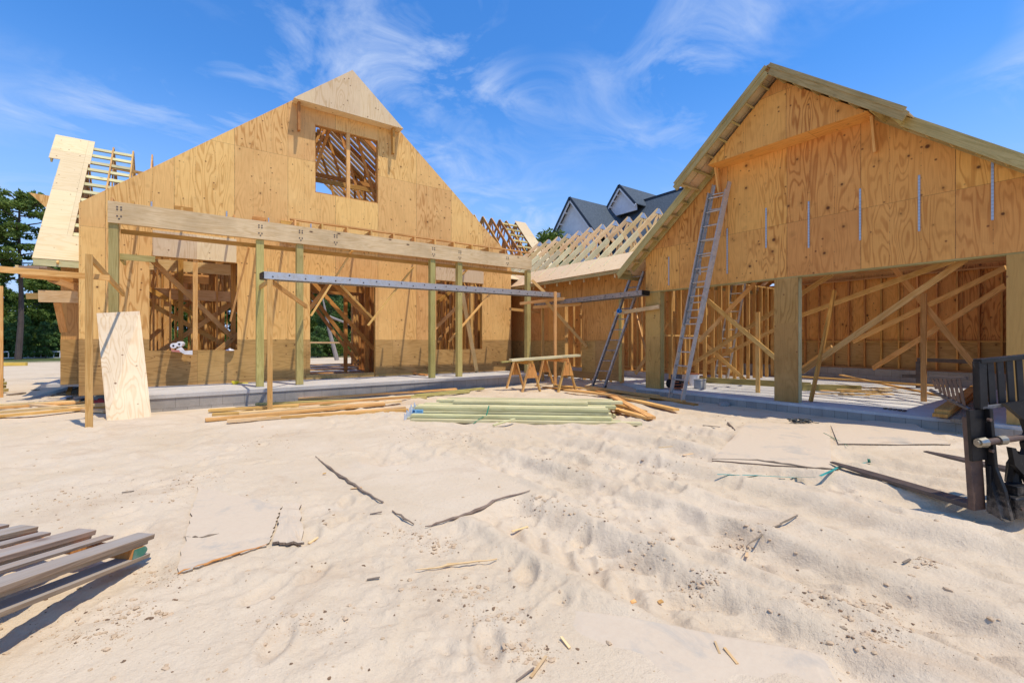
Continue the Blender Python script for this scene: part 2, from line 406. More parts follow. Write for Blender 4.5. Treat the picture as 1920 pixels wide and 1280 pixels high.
PLY = plywood('plywood_sheathing', (.86, .515, .18), (.54, .25, .06), v0=1.41, u0=-.0, knots=.9)
PLYG = plywood('plywood_sheathing_garage', (.82, .41, .105), (.44, .155, .028), v0=3.70-2.44, u0=9.7+3.02-1.22*4, knots=1.2, grain=1.1)
PLYT = plywood('treated_plywood', (.53, .315, .105), (.32, .175, .050), horiz=True, v0=.4, u0=.19, ph=2.44, pw=1.22, knots=1.0, weather=.45, lines=False)
PLYL = plywood('pale_plywood', (.82, .63, .37), (.62, .42, .19), seam=0, knots=.7, lines=False, obj_rand=True, weather=.12)
PLYH = plywood('header_plywood', (.80, .62, .38), (.58, .38, .18), horiz=True, seam=0, knots=1.0, lines=False, obj_rand=True)
PLYR = plywood('roof_sheathing', (.74, .575, .335), (.62, .44, .21), pw=1.22, ph=2.44, horiz=True, knots=.25, lines=False, weather=.12, seam=.7, grain=.7)
PLYO = plywood('roof_sheathing_oriented', (.82, .60, .36), (.66, .42, .20), pw=1.22, ph=2.44, horiz=True, knots=.1, lines=False, weather=.12, seam=.5, grain=2.2)
PINE = lumber('pine_lumber', (.86, .52, .185), (.62, .31, .075))
PINED = lumber('aged_pine_lumber', (.76, .395, .105), (.50, .215, .042))
PINEL = lumber('pale_pine_lumber', (.90, .66, .35), (.70, .44, .17), knots=.4)
GREEN = lumber('treated_lumber', (.56, .47, .17), (.37, .29, .085), knots=.7)
MINT = lumber('fresh_treated_lumber', (.76, .69, .38), (.58, .51, .23), knots=.6)
PALET = lumber('pale_treated_lumber', (.86, .76, .48), (.70, .58, .30), knots=.3)
OLIVE = lumber('treated_fascia', (.58, .45, .19), (.38, .28, .09), knots=.5)
GRAYW = lumber('weathered_pallet_wood', (.42, .29, .18), (.24, .15, .085), gray=.85, knots=.5, rough=.85, topgray=1)
BARK = lumber('weathered_stick_wood', (.30, .22, .15), (.15, .09, .05), gray=.15, knots=.3, rough=.9)
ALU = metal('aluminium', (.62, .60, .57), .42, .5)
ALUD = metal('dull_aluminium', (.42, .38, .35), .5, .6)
STRAP = NT('galvanised_strap'); _uv = STRAP.n('ShaderNodeUVMap').outputs[0]; _sp = STRAP.n('ShaderNodeSeparateXYZ'); STRAP.L.new(_uv, _sp.inputs[0])
_d = STRAP.rng(STRAP.math('ABSOLUTE', STRAP.math('SUBTRACT', STRAP.math('FRACT', STRAP.math('DIVIDE', _sp.outputs[1], .055)), .5)), .10, .2, .75, 0.)
STRAP = STRAP.done(STRAP.mix(_d, (.42, .47, .54), (.33, .35, .38)), .45, .5, .55)
RUST = paint('rusty_steel', (.145, .088, .062), (.075, .050, .042), 8, .4, .65, .6, .4, .2)
STEELB = paint('brown_steel', (.10, .075, .065), (.05, .042, .042), 7, .4, .7, .45, .45, .1)
BLACK = paint('black_paint', (.010, .010, .011), (.030, .027, .025), 5, .5, .78, .45, .25, .15, 1)
CHROME = metal('worn_chrome', (.38, .35, .29), .38, .7, 1.)
def concrete(name, c, c2, block=False):
    t = NT(name); uv = t.n('ShaderNodeUVMap').outputs[0]; tc = t.n('ShaderNodeTexCoord').outputs['Object']
    n = t.noise(tc, 2.3, 7, .65, .3); f = t.noise(tc, 40, 3, .6)
    col = t.mix(t.rng(n, .35, .68), c, c2); col = t.mix(t.rng(f, .4, .8, 0, .3), col, tuple(x*.7 for x in c2))
    if block:
        sp = t.n('ShaderNodeSeparateXYZ'); t.L.new(uv, sp.inputs[0])
        br = t.n('ShaderNodeTexBrick'); t.L.new(uv, br.inputs['Vector']); br.inputs['Scale'].default_value = 1
        br.inputs['Brick Width'].default_value = .40; br.inputs['Row Height'].default_value = .20; br.inputs['Mortar Size'].default_value = .005
        br.inputs['Mortar Smooth'].default_value = .3; br.inputs['Color1'].default_value = (1, 1, 1, 1); br.inputs['Color2'].default_value = (.80, .82, .86, 1); br.inputs['Mortar'].default_value = (.55, .55, .55, 1)
        col = t.mix(1., col, br.outputs[0], 'MULTIPLY')
    t.bump(t.math('ADD', f, n), .3, .006)
    return t.done(col, .85, .2)
CONC = concrete('concrete_slab', (.58, .54, .49), (.45, .42, .38))
CONCG = concrete('garage_slab_concrete', (.64, .61, .57), (.48, .46, .43))
BLOCK = concrete('concrete_block', (.44, .39, .33), (.32, .285, .24), True)

def sand():
    t = NT('sand'); tc = t.n('ShaderNodeTexCoord').outputs['Object']
    a = t.noise(tc, .7, 6, .6, .5); b = t.noise(tc, 3.5, 6, .62, .4); g = t.noise(tc, 160, 2, .6); s = t.noise(t.vec('ADD', tc, (5., 2., 0.)), 28, 4, .7)
    col = t.mix(t.rng(a, .33, .68), (.62, .485, .325), (.70, .565, .405))
    col = t.mix(t.rng(b, .45, .75, 0., .40), col, (.60, .46, .30))
    col = t.mix(t.rng(s, .60, .76, 0., .45), col, (.36, .26, .17))
    col = t.mix(t.rng(g, .30, .75, 0., .30), col, (.46, .37, .27))
    dm = t.noise(t.vec('ADD', tc, (31., 7., 0.)), 1.1, 7, .68, .9); col = t.mix(t.rng(dm, .53, .66, 0., .55), col, (.50, .37, .245))
    sw = t.noise(t.vec('ADD', tc, (3., 47., 0.)), .5, 4, .6, .5); sp1 = t.noise(tc, 75, 3, .75); col = t.mix(t.math('MULTIPLY', t.rng(sw, .45, .62), t.rng(sp1, .60, .72, 0., .8)), col, (.42, .27, .13))
    # dirt and weeds beyond the site
    sp = t.n('ShaderNodeSeparateXYZ'); t.L.new(tc, sp.inputs[0])
    d = t.math('ADD', t.math('ADD', sp.outputs[1], t.math('MULTIPLY', sp.outputs[0], .05)), t.math('MULTIPLY', a, 8.))
    far = t.rng(d, 44., 49.)
    gr = t.mix(t.rng(b, .3, .7), (.05, .075, .022), (.12, .13, .045)); col = t.mix(far, col, gr)
    h = t.math('ADD', t.math('MULTIPLY', b, .9), t.math('ADD', t.math('MULTIPLY', s, .45), t.math('MULTIPLY', g, .10)))
    t.bump(h, .6, .045)
    return t.done(col, .95, .12)
SAND = sand()

# ------------------------------------------------------------------ ground
def build_ground():
    na, nr = 620, 470
    fwd = math.pi/2-AZ   # world angle of the view
    core = np.linspace(-R(62), R(62), na)
    side = np.linspace(R(62), 2*math.pi-R(62), 90)[1:-1]
    ang = np.concatenate([core, side])+fwd
    rad = np.concatenate([[.25], np.geomspace(.9, 22, nr), np.geomspace(23, 600, 70)])
    A, Rr = np.meshgrid(ang, rad); X = Rr*np.cos(A); Y = Rr*np.sin(A); Z = ground(X, Y)
    Z = np.where(Rr > 60, Z*0, Z)
    v = np.stack([X.ravel(), Y.ravel(), Z.ravel()], 1)
    n = len(ang); m = len(rad)
    i = np.arange(m-1)[:, None]*n; j = np.arange(n)[None, :]; j2 = (j+1) % n
    f = np.stack([(i+j), (i+n+j), (i+n+j2), (i+j2)], -1).reshape(-1, 4)
    me = bpy.data.meshes.new('sand_ground')
    nv = len(v)
    v = np.vstack([v, [[0, 0, gz(0, 0)]]])
    me.vertices.add(len(v)); me.vertices.foreach_set('co', v.ravel())
    tri = np.array([[nv, k, (k+1) % n] for k in range(n)])
    loops = np.concatenate([f.ravel(), tri.ravel()])
    me.loops.add(len(loops)); me.loops.foreach_set('vertex_index', loops)
    st = np.concatenate([np.arange(len(f))*4, len(f)*4+np.arange(n)*3]); me.polygons.add(len(st)); me.polygons.foreach_set('loop_start', st)
    me.update(calc_edges=True); me.polygons.foreach_set('use_smooth', [True]*len(me.polygons)); me.materials.append(SAND)
    o = bpy.data.objects.new('sand_ground', me); COL.objects.link(o); struct(o)
build_ground()

# ------------------------------------------------------------------ sheathed wall with openings
def wall_mesh(mb, us, zs, holes, clips, place, thick, uvf=None, mi=0):
    """grid of cells in (u, z) minus holes, clipped by half planes a*u+b*z<=c; place(u, z, d) -> point"""
    us = sorted(set(round(a, 4) for a in us)); zs = sorted(set(round(a, 4) for a in zs))
    cells = []; edges = {}
    for i in range(len(us)-1):
        for j in range(len(zs)-1):
            u0, u1, z0, z1 = us[i], us[i+1], zs[j], zs[j+1]; cu, cz = (u0+u1)/2, (z0+z1)/2
            if any(h[0]-1e-5 <= cu <= h[1]+1e-5 and h[2]-1e-5 <= cz <= h[3]+1e-5 for h in holes): continue
            P = [(u0, z0), (u1, z0), (u1, z1), (u0, z1)]
            for a, b, c in clips:
                Q = []
                for k in range(len(P)):
                    p, q = P[k], P[(k+1) % len(P)]; dp = a*p[0]+b*p[1]-c; dq = a*q[0]+b*q[1]-c
                    if dp <= 1e-6: Q.append(p)
                    if (dp < -1e-6 and dq > 1e-6) or (dp > 1e-6 and dq < -1e-6):
                        t = dp/(dp-dq); Q.append((p[0]+t*(q[0]-p[0]), p[1]+t*(q[1]-p[1])))
                P = Q
                if len(P) < 3: break
            if len(P) < 3: continue
            P = [(round(a, 4), round(b, 4)) for a, b in P]; P = [p for k, p in enumerate(P) if p != P[k-1]]
            if len(P) < 3: continue
            cells.append(P)
            for k in range(len(P)):
                e = (P[k], P[(k+1) % len(P)]); edges[e] = 1
    uvf = uvf or (lambda u, z: (u, z))
    for P in cells:
        mb.face([place(u, z, 0) for u, z in P], [uvf(u, z) for u, z in P], mi)
        mb.face([place(u, z, thick) for u, z in P[::-1]], [uvf(u, z) for u, z in P[::-1]], mi)
    for (a, b) in edges:
        if (b, a) not in edges:
            mb.face([place(*b, 0), place(*a, 0), place(*a, thick), place(*b, thick)], [(a[0], a[1]), (a[0]+.01, a[1]), (a[0]+.01, a[1]+.02), (a[0], a[1]+.02)], mi)

def slope_strip(mb, p00, p10, p11, p01, t, uv00=(0, 0)):
    """roof sheathing panel; p00->p10 along eave, p00->p01 up the slope; extruded up by t"""
    p00, p10, p11, p01 = map(Vector, (p00, p10, p11, p01)); e = (p10-p00).normalized(); g = (p01-p00).normalized(); n = e.cross(g).normalized()
    if n.z < 0: n = -n
    f = lambda p: (uv00[0]+(p-p00).dot(e), uv00[1]+(p-p00).dot(g))
    mb.prism([p00, p10, p11, p01], n*t, uvf=f)

def truss(mb, base, span, zplate, rise, ax, over=.45, tail=True, w=.038, h=.14, webs=2, dens=1):
    """gable truss in the plane of axis ax ('x' or 'y'); base = (fixed coord, centre coord)"""
    fx, c = base
    P = (lambda a, z: Vector((a, fx, z))) if ax == 'x' else (lambda a, z: Vector((fx, a, z)))
    hw = span/2; m = rise/hw
    zplate = zplate-h*.80; top = zplate+rise
    L = P(c-hw-over, zplate-over*m); T = P(c, top); Rt = P(c+hw+over, zplate-over*m)
    upn = (0, 0, 1)
    mb.beam(L, T, w, h, upn); mb.beam(Rt, T, w, h, upn)
    mb.beam(P(c-hw, zplate-.05), P(c+hw, zplate-.05), w, .09, upn)
    pts = webs+1
    for sgn in (-1, 1):
        for k in range(1, pts):
            a = hw*k/pts; zt = top-a*m
            mb.beam(P(c+sgn*a, zplate), P(c+sgn*a, zt-.05), w*.8, .08, (1, 0, 0) if ax == 'x' else (0, 1, 0))
            a2 = hw*(k-1)/pts
            mb.beam(P(c+sgn*a, zplate), P(c+sgn*a2, top-a2*m-.07), w*.8, .08, upn)
    return mb

def plate_pair(mb, p, ax, s=.12):
    x, y, z = p
    if ax == 'x':
        mb.box((x-s, y-.024, z-s*.7), (x+s, y+.024, z+s*.25), axis=0)
    else:
        mb.box((x-.024, y-s, z-s*.7), (x+.024, y+s, z+s*.25), axis=1)

# ================================================================== MAIN HOUSE
house = thing('unfinished_house', 'large unfinished house with tall plywood gable, open upper window and long porch beam', 'house', (-1.91, 13.4, 0))
HM = Matrix.Translation((1.91, -13.4, 0))
def hp(name, mb, mat, parent=None, **k):   # part of the house, world coordinates
    o = mb.build(name, mat, parent or house, **k)
    if parent is None: o.location = (1.91, -13.4, 0)
    return o
YW, SZ = 13.4, .32
XL, XR, XC = -1.91, 9.46, 3.78
RZ, M0 = 9.06, .83
gab = lambda x: RZ-M0*abs(x-XC)
# slab and porch
m = MB(); m.prism([(-2.0, 11.3, SZ), (9.62, 11.78, SZ), (9.62, 21.6, SZ), (-2.9, 21.6, SZ), (-2.9, 15.6, SZ), (-1.9, 15.6, SZ), (-1.9, 13.5, SZ), (-.78, 13.4, SZ), (-.78, 11.35, SZ)][1:][:0] or
              [(-.78, 11.28, 0.24), (9.62, 11.78, 0.24), (9.62, 21.6, 0.24), (-2.9, 21.6, 0.24), (-2.9, 15.62, 0.24), (-1.86, 15.62, .24), (-1.86, 13.42, .24), (-.78, 13.42, 0.24)], (0, 0, SZ-.24), uvf=lambda p: (p.x, p.y))
slab = hp('porch_slab', m, CONC)
m = MB()
m.prism([(-.76, 11.30, -.3), (9.60, 11.80, -.3), (9.60, 11.80, .238), (-.76, 11.30, .238)], (0, .2, 0), uvf=lambda p: (p.x, p.z-.04))
m.prism([(-.76, 11.31, -.3), (-.76, 13.38, -.3), (-.76, 13.38, .238), (-.76, 11.31, .238)], (.2, 0, 0), uvf=lambda p: (p.y, p.z-.04))
m.prism([(9.60, 11.81, -.3), (9.60, 14.3, -.3), (9.60, 14.3, .238), (9.60, 11.81, .238)], (-.2, 0, 0), uvf=lambda p: (p.y, p.z-.04))
hp('block_footing', m, BLOCK, slab)
# front wall
WIN = [(-.72, 1.02, 1.15, 3.33), (2.73, 4.54, SZ, 2.99), (6.52, 8.25, 1.10, 3.33), (2.86, 4.62, 5.46, 7.33)]
clip = [(-M0, 1, RZ-M0*XC), (M0, 1, RZ+M0*XC)]
plc = lambda u, z, d: Vector((u, YW+d, z))
us = [XL, XC, XR]+[w for W in WIN for w in W[:2]]
m = MB(); zs = [1.41, 4.33]+[w for W in WIN for w in W[2:] if w > 1.41]+[RZ+.1]
wall_mesh(m, us, zs, WIN, clip, plc, .018, uvf=lambda u, z: (u-.96, z))
fw = hp('front_wall', m, PLY)
m = MB(); wall_mesh(m, us, [.19, .32, 1.10, 1.15, 1.41], WIN, [], lambda u, z, d: Vector((u, YW-.004+d, z)), .022)
hp('treated_base_panel', m, PLYT, fw)
# pale header sheet above the left window, rough header inside
m = MB(); m.box((-.66, YW-.016, 3.34), (1.00, YW-.003, 3.93)); hp('header_panel', m, PLYH, fw)
m = MB(); m.box((6.5, YW-.016, 3.34), (8.3, YW-.003, 3.86)); hp('header_panel', m, PLYH, fw)
m = MB(); m.box((2.62, YW-.02, SZ+.003), (4.5, YW-.006, SZ+.13)); hp('threshold_board', m, PLYT, fw)
# studs of the front wall (behind the sheathing, seen through openings and from the side)
m = MB()
x = XL+.02
k = 0
while x < XR:
    if not any(W[0]-.03 < x < W[1]+.03 for W in WIN[:3]):
        m.box((x, YW+.02, SZ), (x+.038, YW+.158, 4.30))
    x += .4064
for W in WIN[:3]:
    for xx in (W[0]-.045, W[0]-.09, W[1]+.007, W[1]+.052): m.box((xx, YW+.022, SZ), (xx+.038, YW+.156, 4.3))
    m.box((W[0], YW+.022, W[3]+.004), (W[1], YW+.156, W[3]+.24)); 
    if W[2] > 1: m.box((W[0], YW+.022, W[2]-.045), (W[1], YW+.156, W[2]-.004))
m.box((XL+.02, YW+.02, 4.302), (XR-.02, YW+.158, 4.34)); hp('stud_framing', m, PINED, fw)
def winposts(W, xs, nm='window_mullion', mat=PINE):
    for x in xs:
        m = MB(); m.box((x-.05, YW+.01, W[2]-.04), (x+.05, YW+.10, W[3])); hp(nm, m, mat, fw)
winposts(WIN[0], [.15]); winposts(WIN[2], [7.85]); winposts(WIN[3], [3.76])
m = MB()
W = WIN[3]
for a, b in (((W[0], 7.33), (W[1], 7.33)), ((W[0], 5.46), (W[1], 5.46))): m.box((a[0], YW+.02, a[1]-.02), (b[0], YW+.12, a[1]+.03))
for x in W[:2]: m.box((x-.02, YW+.02, W[2]+.04), (x+.02, YW+.12, W[3]-.03))
hp('window_frame', m, PINED, fw)
# projecting box on the gable
m = MB(); yb = 13.08; zb = 7.74; hx = (8.97-zb)/M0; xa, xb = XC-hx-.02, XC+hx+.02
m.prism([(xa, yb, zb), (xb, yb, zb), (XC, yb, 8.99)], (0, .02, 0))
m.prism([(xa, yb+.022, zb), (xb, yb+.022, zb), (xb, YW-.01, zb), (xa, YW-.01, zb)], (0, 0, .02), uvf=lambda p: (p.y, p.x))
m.prism([(xa, yb+.022, zb+.022), (XC, yb+.022, 8.99), (XC, YW+.3, 8.99), (xa, YW+.3, zb+.022)], (.015, 0, -.018), uvf=lambda p: (p.x, p.y))
m.prism([(xb, yb+.022, zb+.022), (XC, yb+.022, 8.99), (XC, YW+.3, 8.99), (xb, YW+.3, zb+.022)], (-.015, 0, -.018), uvf=lambda p: (p.x, p.y))
gb = hp('gable_overhang_box', m, PLYL)
for x in (2.42, 5.02):
    m = MB(); m.box((x-.03, yb+.10, 6.98), (x+.03, yb+.24, zb-.002)); hp('bracket', m, PINED, gb)
# porch beam, posts, joists
m = MB(); m.prism([(-1.27, 11.80, 3.68), (9.16, 11.80, 3.70), (9.16, 11.80, 4.10), (-1.27, 11.80, 4.10)], (0, .05, 0), uvf=lambda p: (p.z, p.x))
m2 = MB(); m2.prism([(-1.27, 11.852, 3.68), (9.16, 11.852, 3.70), (9.16, 11.852, 4.098), (-1.27, 11.852, 4.098)], (0, .05, 0), uvf=lambda p: (p.z+3, p.x))
beamo = hp('porch_beam', m, lumber('laminated_beam', (.88, .65, .38), (.66, .43, .20), knots=1.)); hp('beam_ply', m2, PINE, beamo)
for x in (-1.19, 1.35, 2.19, 5.66, 6.53, 9.08):
    m = MB(); m.box((x-.075, 11.84, SZ+.012), (x+.075, 11.99, 3.678)); po = hp('porch_post', m, GREEN)
    m = MB(); m.box((x-.08, 11.835, SZ), (x+.08, 11.995, SZ+.012)); hp('post_base', m, ALUD, po)
m = MB(); m.box((2.0, 11.93, 4.262), (9.2, 12.03, 4.30)); m.box((2.0, 13.33, 4.0), (9.3, 13.372, 4.24)); rim = hp('porch_ceiling_frame', m, PINE)
x = 2.1; k = 0
while x < 9.25:
    m = MB(); m.box((x-.02, 11.905, 4.10), (x+.02, 13.33 if k % 3 == 0 else 12.25, 4.26), axis=1); hp('joist', m, PINE, rim); x += .61; k += 1
for x in (-1.22, -.9, -.1, .85, 1.5):
    m = MB(); m.box((x-.02, 11.905, 4.10), (x+.02, 13.37, 4.19)); hp('joist', m, PINE, rim)
m = MB(); m.box((-1.1, 12.05, 3.53), (9.25, 12.09, 3.62)); hp('ledger_board', m, PINED, rim)
m = MB(); m.box((-1.11, 12.05, 2.98), (-1.07, 12.7, 3.12)); m.box((-1.11, 12.0, 3.0), (-.55, 12.045, 3.12)); hp('treated_block', m, GREEN, rim)
# metal straps on the wall and beam
for x, za, zb_ in ((-.68, 4.12, 4.36), (.79, 4.12, 4.38), (1.72, 4.11, 4.36), (2.75, 4.11, 4.36)):
    m = MB(); m.box((x-.015, 13.385, za), (x+.015, 13.398, zb_+.22)); hp('metal_strap', m, STRAP, fw)
# marks: grouped bolt dots on the beam
m = MB()
for x in (-1.1, 1.35, 2.2, 3.0, 5.66, 6.5, 8.2):
    for dx, dz in ((-.03, .3), (.03, .3), (-.03, .25), (.03, .25), (-.03, .12), (.03, .12), (0, .07)): m.box((x+dx-.013, 11.794, 3.70+dz-.013), (x+dx+.013, 11.7985, 3.70+dz+.013))
hp('beam_fixing', m, STEELB, beamo)
# small brown blocks on the wall face, higher than the beam
m = MB()
for x0, x1 in ((-.25, .1), (1.35, 1.65), (2.0, 2.45)):
    m = MB(); m.box((x0, YW-.03, 4.40), (x1, YW-.004, 4.56)); hp('wall_block', m, PINED, fw)
# main roof trusses + skip boards (open roof)
for k in range(4):
    y = 14.0+1.22*k; mb = MB(); truss(mb, (y, XC), 11.3, 4.36, 4.68, 'x', over=.0, webs=3); o = hp('roof_truss', mb, PINED)
for sgn in (-1, 1):
    for k in range(20):
        y = 14.7+.32*k; mb = MB(); mb.beam((XC+sgn*.04, y, gab(XC+.04)+.0), (XC+sgn*3.6, y, gab(XC+3.6)+.0), .225, .022); hp('roof_board', mb, PINEL)
for y, z in ((14.6, 6.15), (15.9, 6.75)):
    mb = MB(); mb.box((XC-2.4, y, z), (XC+2.4, y+.04, z+.14)); hp('collar_beam', mb, PINED)
# side walls (outside faces)
m = MB(); wall_mesh(m, [13.42, 15.6], [1.41, 4.3], [], [], lambda u, z, d: Vector((XL+d, u, z)), .018, uvf=lambda u, z: (u, z)); sw = hp('side_wall', m, PLY)
m = MB(); wall_mesh(m, [13.42, 15.6], [.19, 1.41], [], [], lambda u, z, d: Vector((XL-.004+d, u, z)), .018); hp('treated_base_panel', m, PLYT, sw)
# ---- cross wing (roof ridge along X)
CY, CZ, CM, CE = 18.7, 7.42, 1.12, 15.0
CX0, CX1 = -2.93, 14.1
cz = lambda y: CZ-CM*abs(CY-y)
m = MB(); wall_mesh(m, [-2.55, XL], [.33, 1.41, 3.62], [], [], lambda u, z, d: Vector((u, 15.6+d, z)), .02); 
lw = MB(); wall_mesh(lw, [-2.55, -1.86], [1.41, 3.62], [], [], lambda u, z, d: Vector((u, 15.6+d, z)), .02, uvf=lambda u, z: (u, z))
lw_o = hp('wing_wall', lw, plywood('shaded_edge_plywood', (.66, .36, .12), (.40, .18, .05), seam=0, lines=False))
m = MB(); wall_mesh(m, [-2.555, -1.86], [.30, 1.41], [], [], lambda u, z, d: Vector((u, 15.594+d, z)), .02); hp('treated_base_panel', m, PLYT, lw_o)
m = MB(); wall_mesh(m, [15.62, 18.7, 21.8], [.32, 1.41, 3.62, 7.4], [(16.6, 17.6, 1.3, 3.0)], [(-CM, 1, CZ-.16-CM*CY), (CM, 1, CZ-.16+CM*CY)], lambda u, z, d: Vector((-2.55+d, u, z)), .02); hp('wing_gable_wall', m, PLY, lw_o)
# sheathed rake strip (front slope, left end) with a wider head and foot
def cs(x, y, dz=0): return Vector((x, y, cz(y)+dz))
roof = None
def croof(x0, x1, y0, y1, mat=PLYR, nm='roof_sheathing', v0=0):
    mb = MB(); slope_strip(mb, cs(x0, y0), cs(x1, y0), cs(x1, y1), cs(x0, y1), .016, (x0+20, v0)); return hp(nm, mb, mat, roof)
roof = None
_r = MB(); slope_strip(_r, cs(CX0+.0, CE), cs(-1.95, CE), cs(-1.95, CE+.62), cs(CX0, CE+.62), .016, (0, 0)); roof_o = _r.build('cross_roof', PLYR, house); roof_o.location = (1.91, -13.4, 0)
CR = roof_o
def cpart(nm, mb, mat): o = mb.build(nm, mat, CR); return o
for y0, y1, x0, x1 in ((15.622, 16.44, CX0, -2.34), (16.442, 17.26, CX0, -2.34), (17.262, 17.85, CX0+.01, -2.34), (17.852, 18.7, -3.16, -2.30)):
    mb = MB(); slope_strip(mb, cs(x0, y0), cs(x1, y0), cs(x1, y1), cs(x0, y1), .016, (x0, y0)); cpart('sheathing_panel', mb, PLYR)
mb = MB(); mb.beam(cs(CX0+.02, CE+.01, -.09), cs(-1.93, CE+.01, -.09), .03, .15); cpart('fascia', mb, MINT)
mb = MB(); mb.beam(cs(CX0+.02, CE+.05, -.09), cs(CX0+.02, 17.9, -.09), .038, .13); mb.beam(cs(-3.12, 17.9, -.09), cs(-3.12, 18.68, -.09), .038, .13); cpart('barge_board', mb, MINT)
# lookouts and rafters of the left end
y = 15.75
while y < 18.6:
    mb = MB(); mb.beam(cs(-2.9, y, -.075), cs(-1.42, y, -.075), .13, .038, (0, -CM, 1)); cpart('lookout', mb, MINT); y += .21*1.2
for x in (-2.5, -1.87, -1.40, -.93):
    mb = MB(); truss(mb, (x, CY), 6.2, cz(15.6)-.0, CZ-cz(15.6)-.0, 'y', over=.6 if x < -2 else .2, webs=2, h=.13); cpart('roof_truss', mb, PINE)
mb = MB(); mb.beam(cs(-1.9, 18.3, -.35), cs(.9, 18.3, -.42), .038, .09); cpart('runner', mb, PINE)
# rest of the cross roof: open trusses towards the right, sheathed strip at its right end
x = 8.6
while x < 13.0:
    mb = MB(); truss(mb, (x, CY), 6.2, cz(15.6), CZ-cz(15.6), 'y', over=.45, webs=2, h=.13); cpart('roof_truss', mb, PINED); x += .49
y = 15.6
while y < 18.6:
    mb = MB(); mb.beam(cs(12.55, y, -.075), cs(14.0, y, -.075), .13, .038, (0, -CM, 1)); cpart('lookout', mb, OLIVE); y += .29
for y0, y1 in ((15.2, 16.2), (16.202, 17.2), (17.202, 18.7)):
    mb = MB(); slope_strip(mb, cs(13.42, y0), cs(14.1, y0), cs(14.1, y1), cs(13.42, y1), .016, (0, y0)); cpart('sheathing_panel', mb, PLYR)
for x in (12.9, 13.5, 14.05):
    mb = MB(); truss(mb, (x, CY), 6.2, cz(15.6), CZ-cz(15.6), 'y', over=.45, webs=2, h=.13); cpart('roof_truss', mb, PINED)
# pointed sheathing overhang behind, left
mb = MB(); a = onY(54, 361, 21.5); b = onY(112, 366, 21.5); c = onY(96, 398, 21.5)
mb.prism([a, (a.x+.6, 21.5, a.z-.02), (b.x+1.2, 21.5, b.z), (c.x+1.2, 21.5, c.z-.6), c], (0, .02, 0)); hp('rear_gable_sheathing', mb, PLY)
# ---- interior framing
def stud_wall(nm, ax, c, a0, a1, z0, z1, holes=(), mat=PINED, sp=.4064):
    m = MB()
    B = (lambda lo, hi: m.box((lo[0], c, lo[1]), (hi[0], c+.09, hi[1]), axis=2 if hi[1]-lo[1] > hi[0]-lo[0] else 0)) if ax == 'x' else \
        (lambda lo, hi: m.box((c, lo[0], lo[1]), (c+.09, hi[0], hi[1]), axis=2 if hi[1]-lo[1] > hi[0]-lo[0] else 1))
    B((a0, z0), (a1, z0+.038)); B((a0, z1-.038), (a1, z1)); B((a0, z1+.001), (a1, z1+.039))
    a = a0
    while a < a1-.04:
        h = [q for q in holes if q[0] < a+.02 < q[1]]
        if not h: B((a, z0+.038), (a+.038, z1-.038))
        else: B((a, h[0][2]+.24), (a+.038, z1-.038))
        a += sp
    for q in holes: B((q[0]-.01, q[2]), (q[1]+.01, q[2]+.235))
    return hp(nm, m, mat)
stud_wall('interior_stud_wall', 'x', 15.55, -1.8, 9.3, SZ, 3.95, [(2.3, 5.2, 3.0), (7.0, 8.0, 2.9)])
stud_wall('interior_stud_wall', 'x', 17.6, -2.4, 9.3, SZ, 3.9, [(3.0, 6.0, 3.1), (-.5, .6, 2.6)])
stud_wall('interior_stud_wall', 'x', 19.4, -2.4, 9.3, SZ, 3.9, [(3.4, 6.3, 3.4), (.7, 1.6, 2.6)], PINE)
stud_wall('interior_stud_wall', 'y', 5.05, 13.7, 16.9, SZ, 3.9, [], PINED, .3)
stud_wall('interior_stud_wall', 'y', 1.95, 13.7, 17.5, SZ, 3.9, [(14.5, 15.3, 2.5)], PINED)
stud_wall('interior_stud_wall', 'y', 6.2, 16.0, 21.0, SZ, 3.9, [(17, 18, 2.6)], PINE)
stud_wall('interior_stud_wall', 'y', .6, 15.7, 21.4, SZ, 3.9, [(17.8, 18.6, 2.6)], PINED)
stud_wall('interior_stud_wall', 'y', 8.75, 13.7, 21.0, SZ, 3.9, [], PINED)
# back wall: sheathed, with a wide opening in line with the entrance
bh = [(4.0, 6.15, SZ, 3.75), (-.5, .1, 1.1, 3.0), (7.2, 8.4, 1.1, 3.0), (1.2, 2.2, 1.3, 3.0), (-2.2, -1.6, 1.0, 2.8)]
m = MB(); wall_mesh(m, [-2.55, 9.46]+[q for b in bh for q in b[:2]], [SZ, 4.3]+[q for b in bh for q in b[2:]], bh, [], lambda u, z, d: Vector((u, 21.5+d, z)), .02); hp('rear_wall', m, PLY)
stud_wall('rear_wall_framing', 'x', 21.38, -2.4, 9.3, SZ, 4.2, [(4.0, 6.15, 3.75), (-1.2, .3, 3.0), (7.2, 8.4, 3.0)], PINED)
stud_wall('interior_stud_wall', 'x', 14.75, -1.75, 1.9, SZ, 3.9, [(-.35, .45, 2.9)], PINE, .34)
stud_wall('interior_stud_wall', 'x', 14.9, 6.3, 8.7, SZ, 3.9, [], PINED, .32)
stud_wall('interior_stud_wall', 'x', 16.5, -1.8, 1.9, SZ, 3.9, [(.8, 1.5, 2.6)], PINED, .3)
stud_wall('interior_stud_wall', 'x', 20.4, 5.6, 9.0, SZ, 3.9, [], PINE, .3)
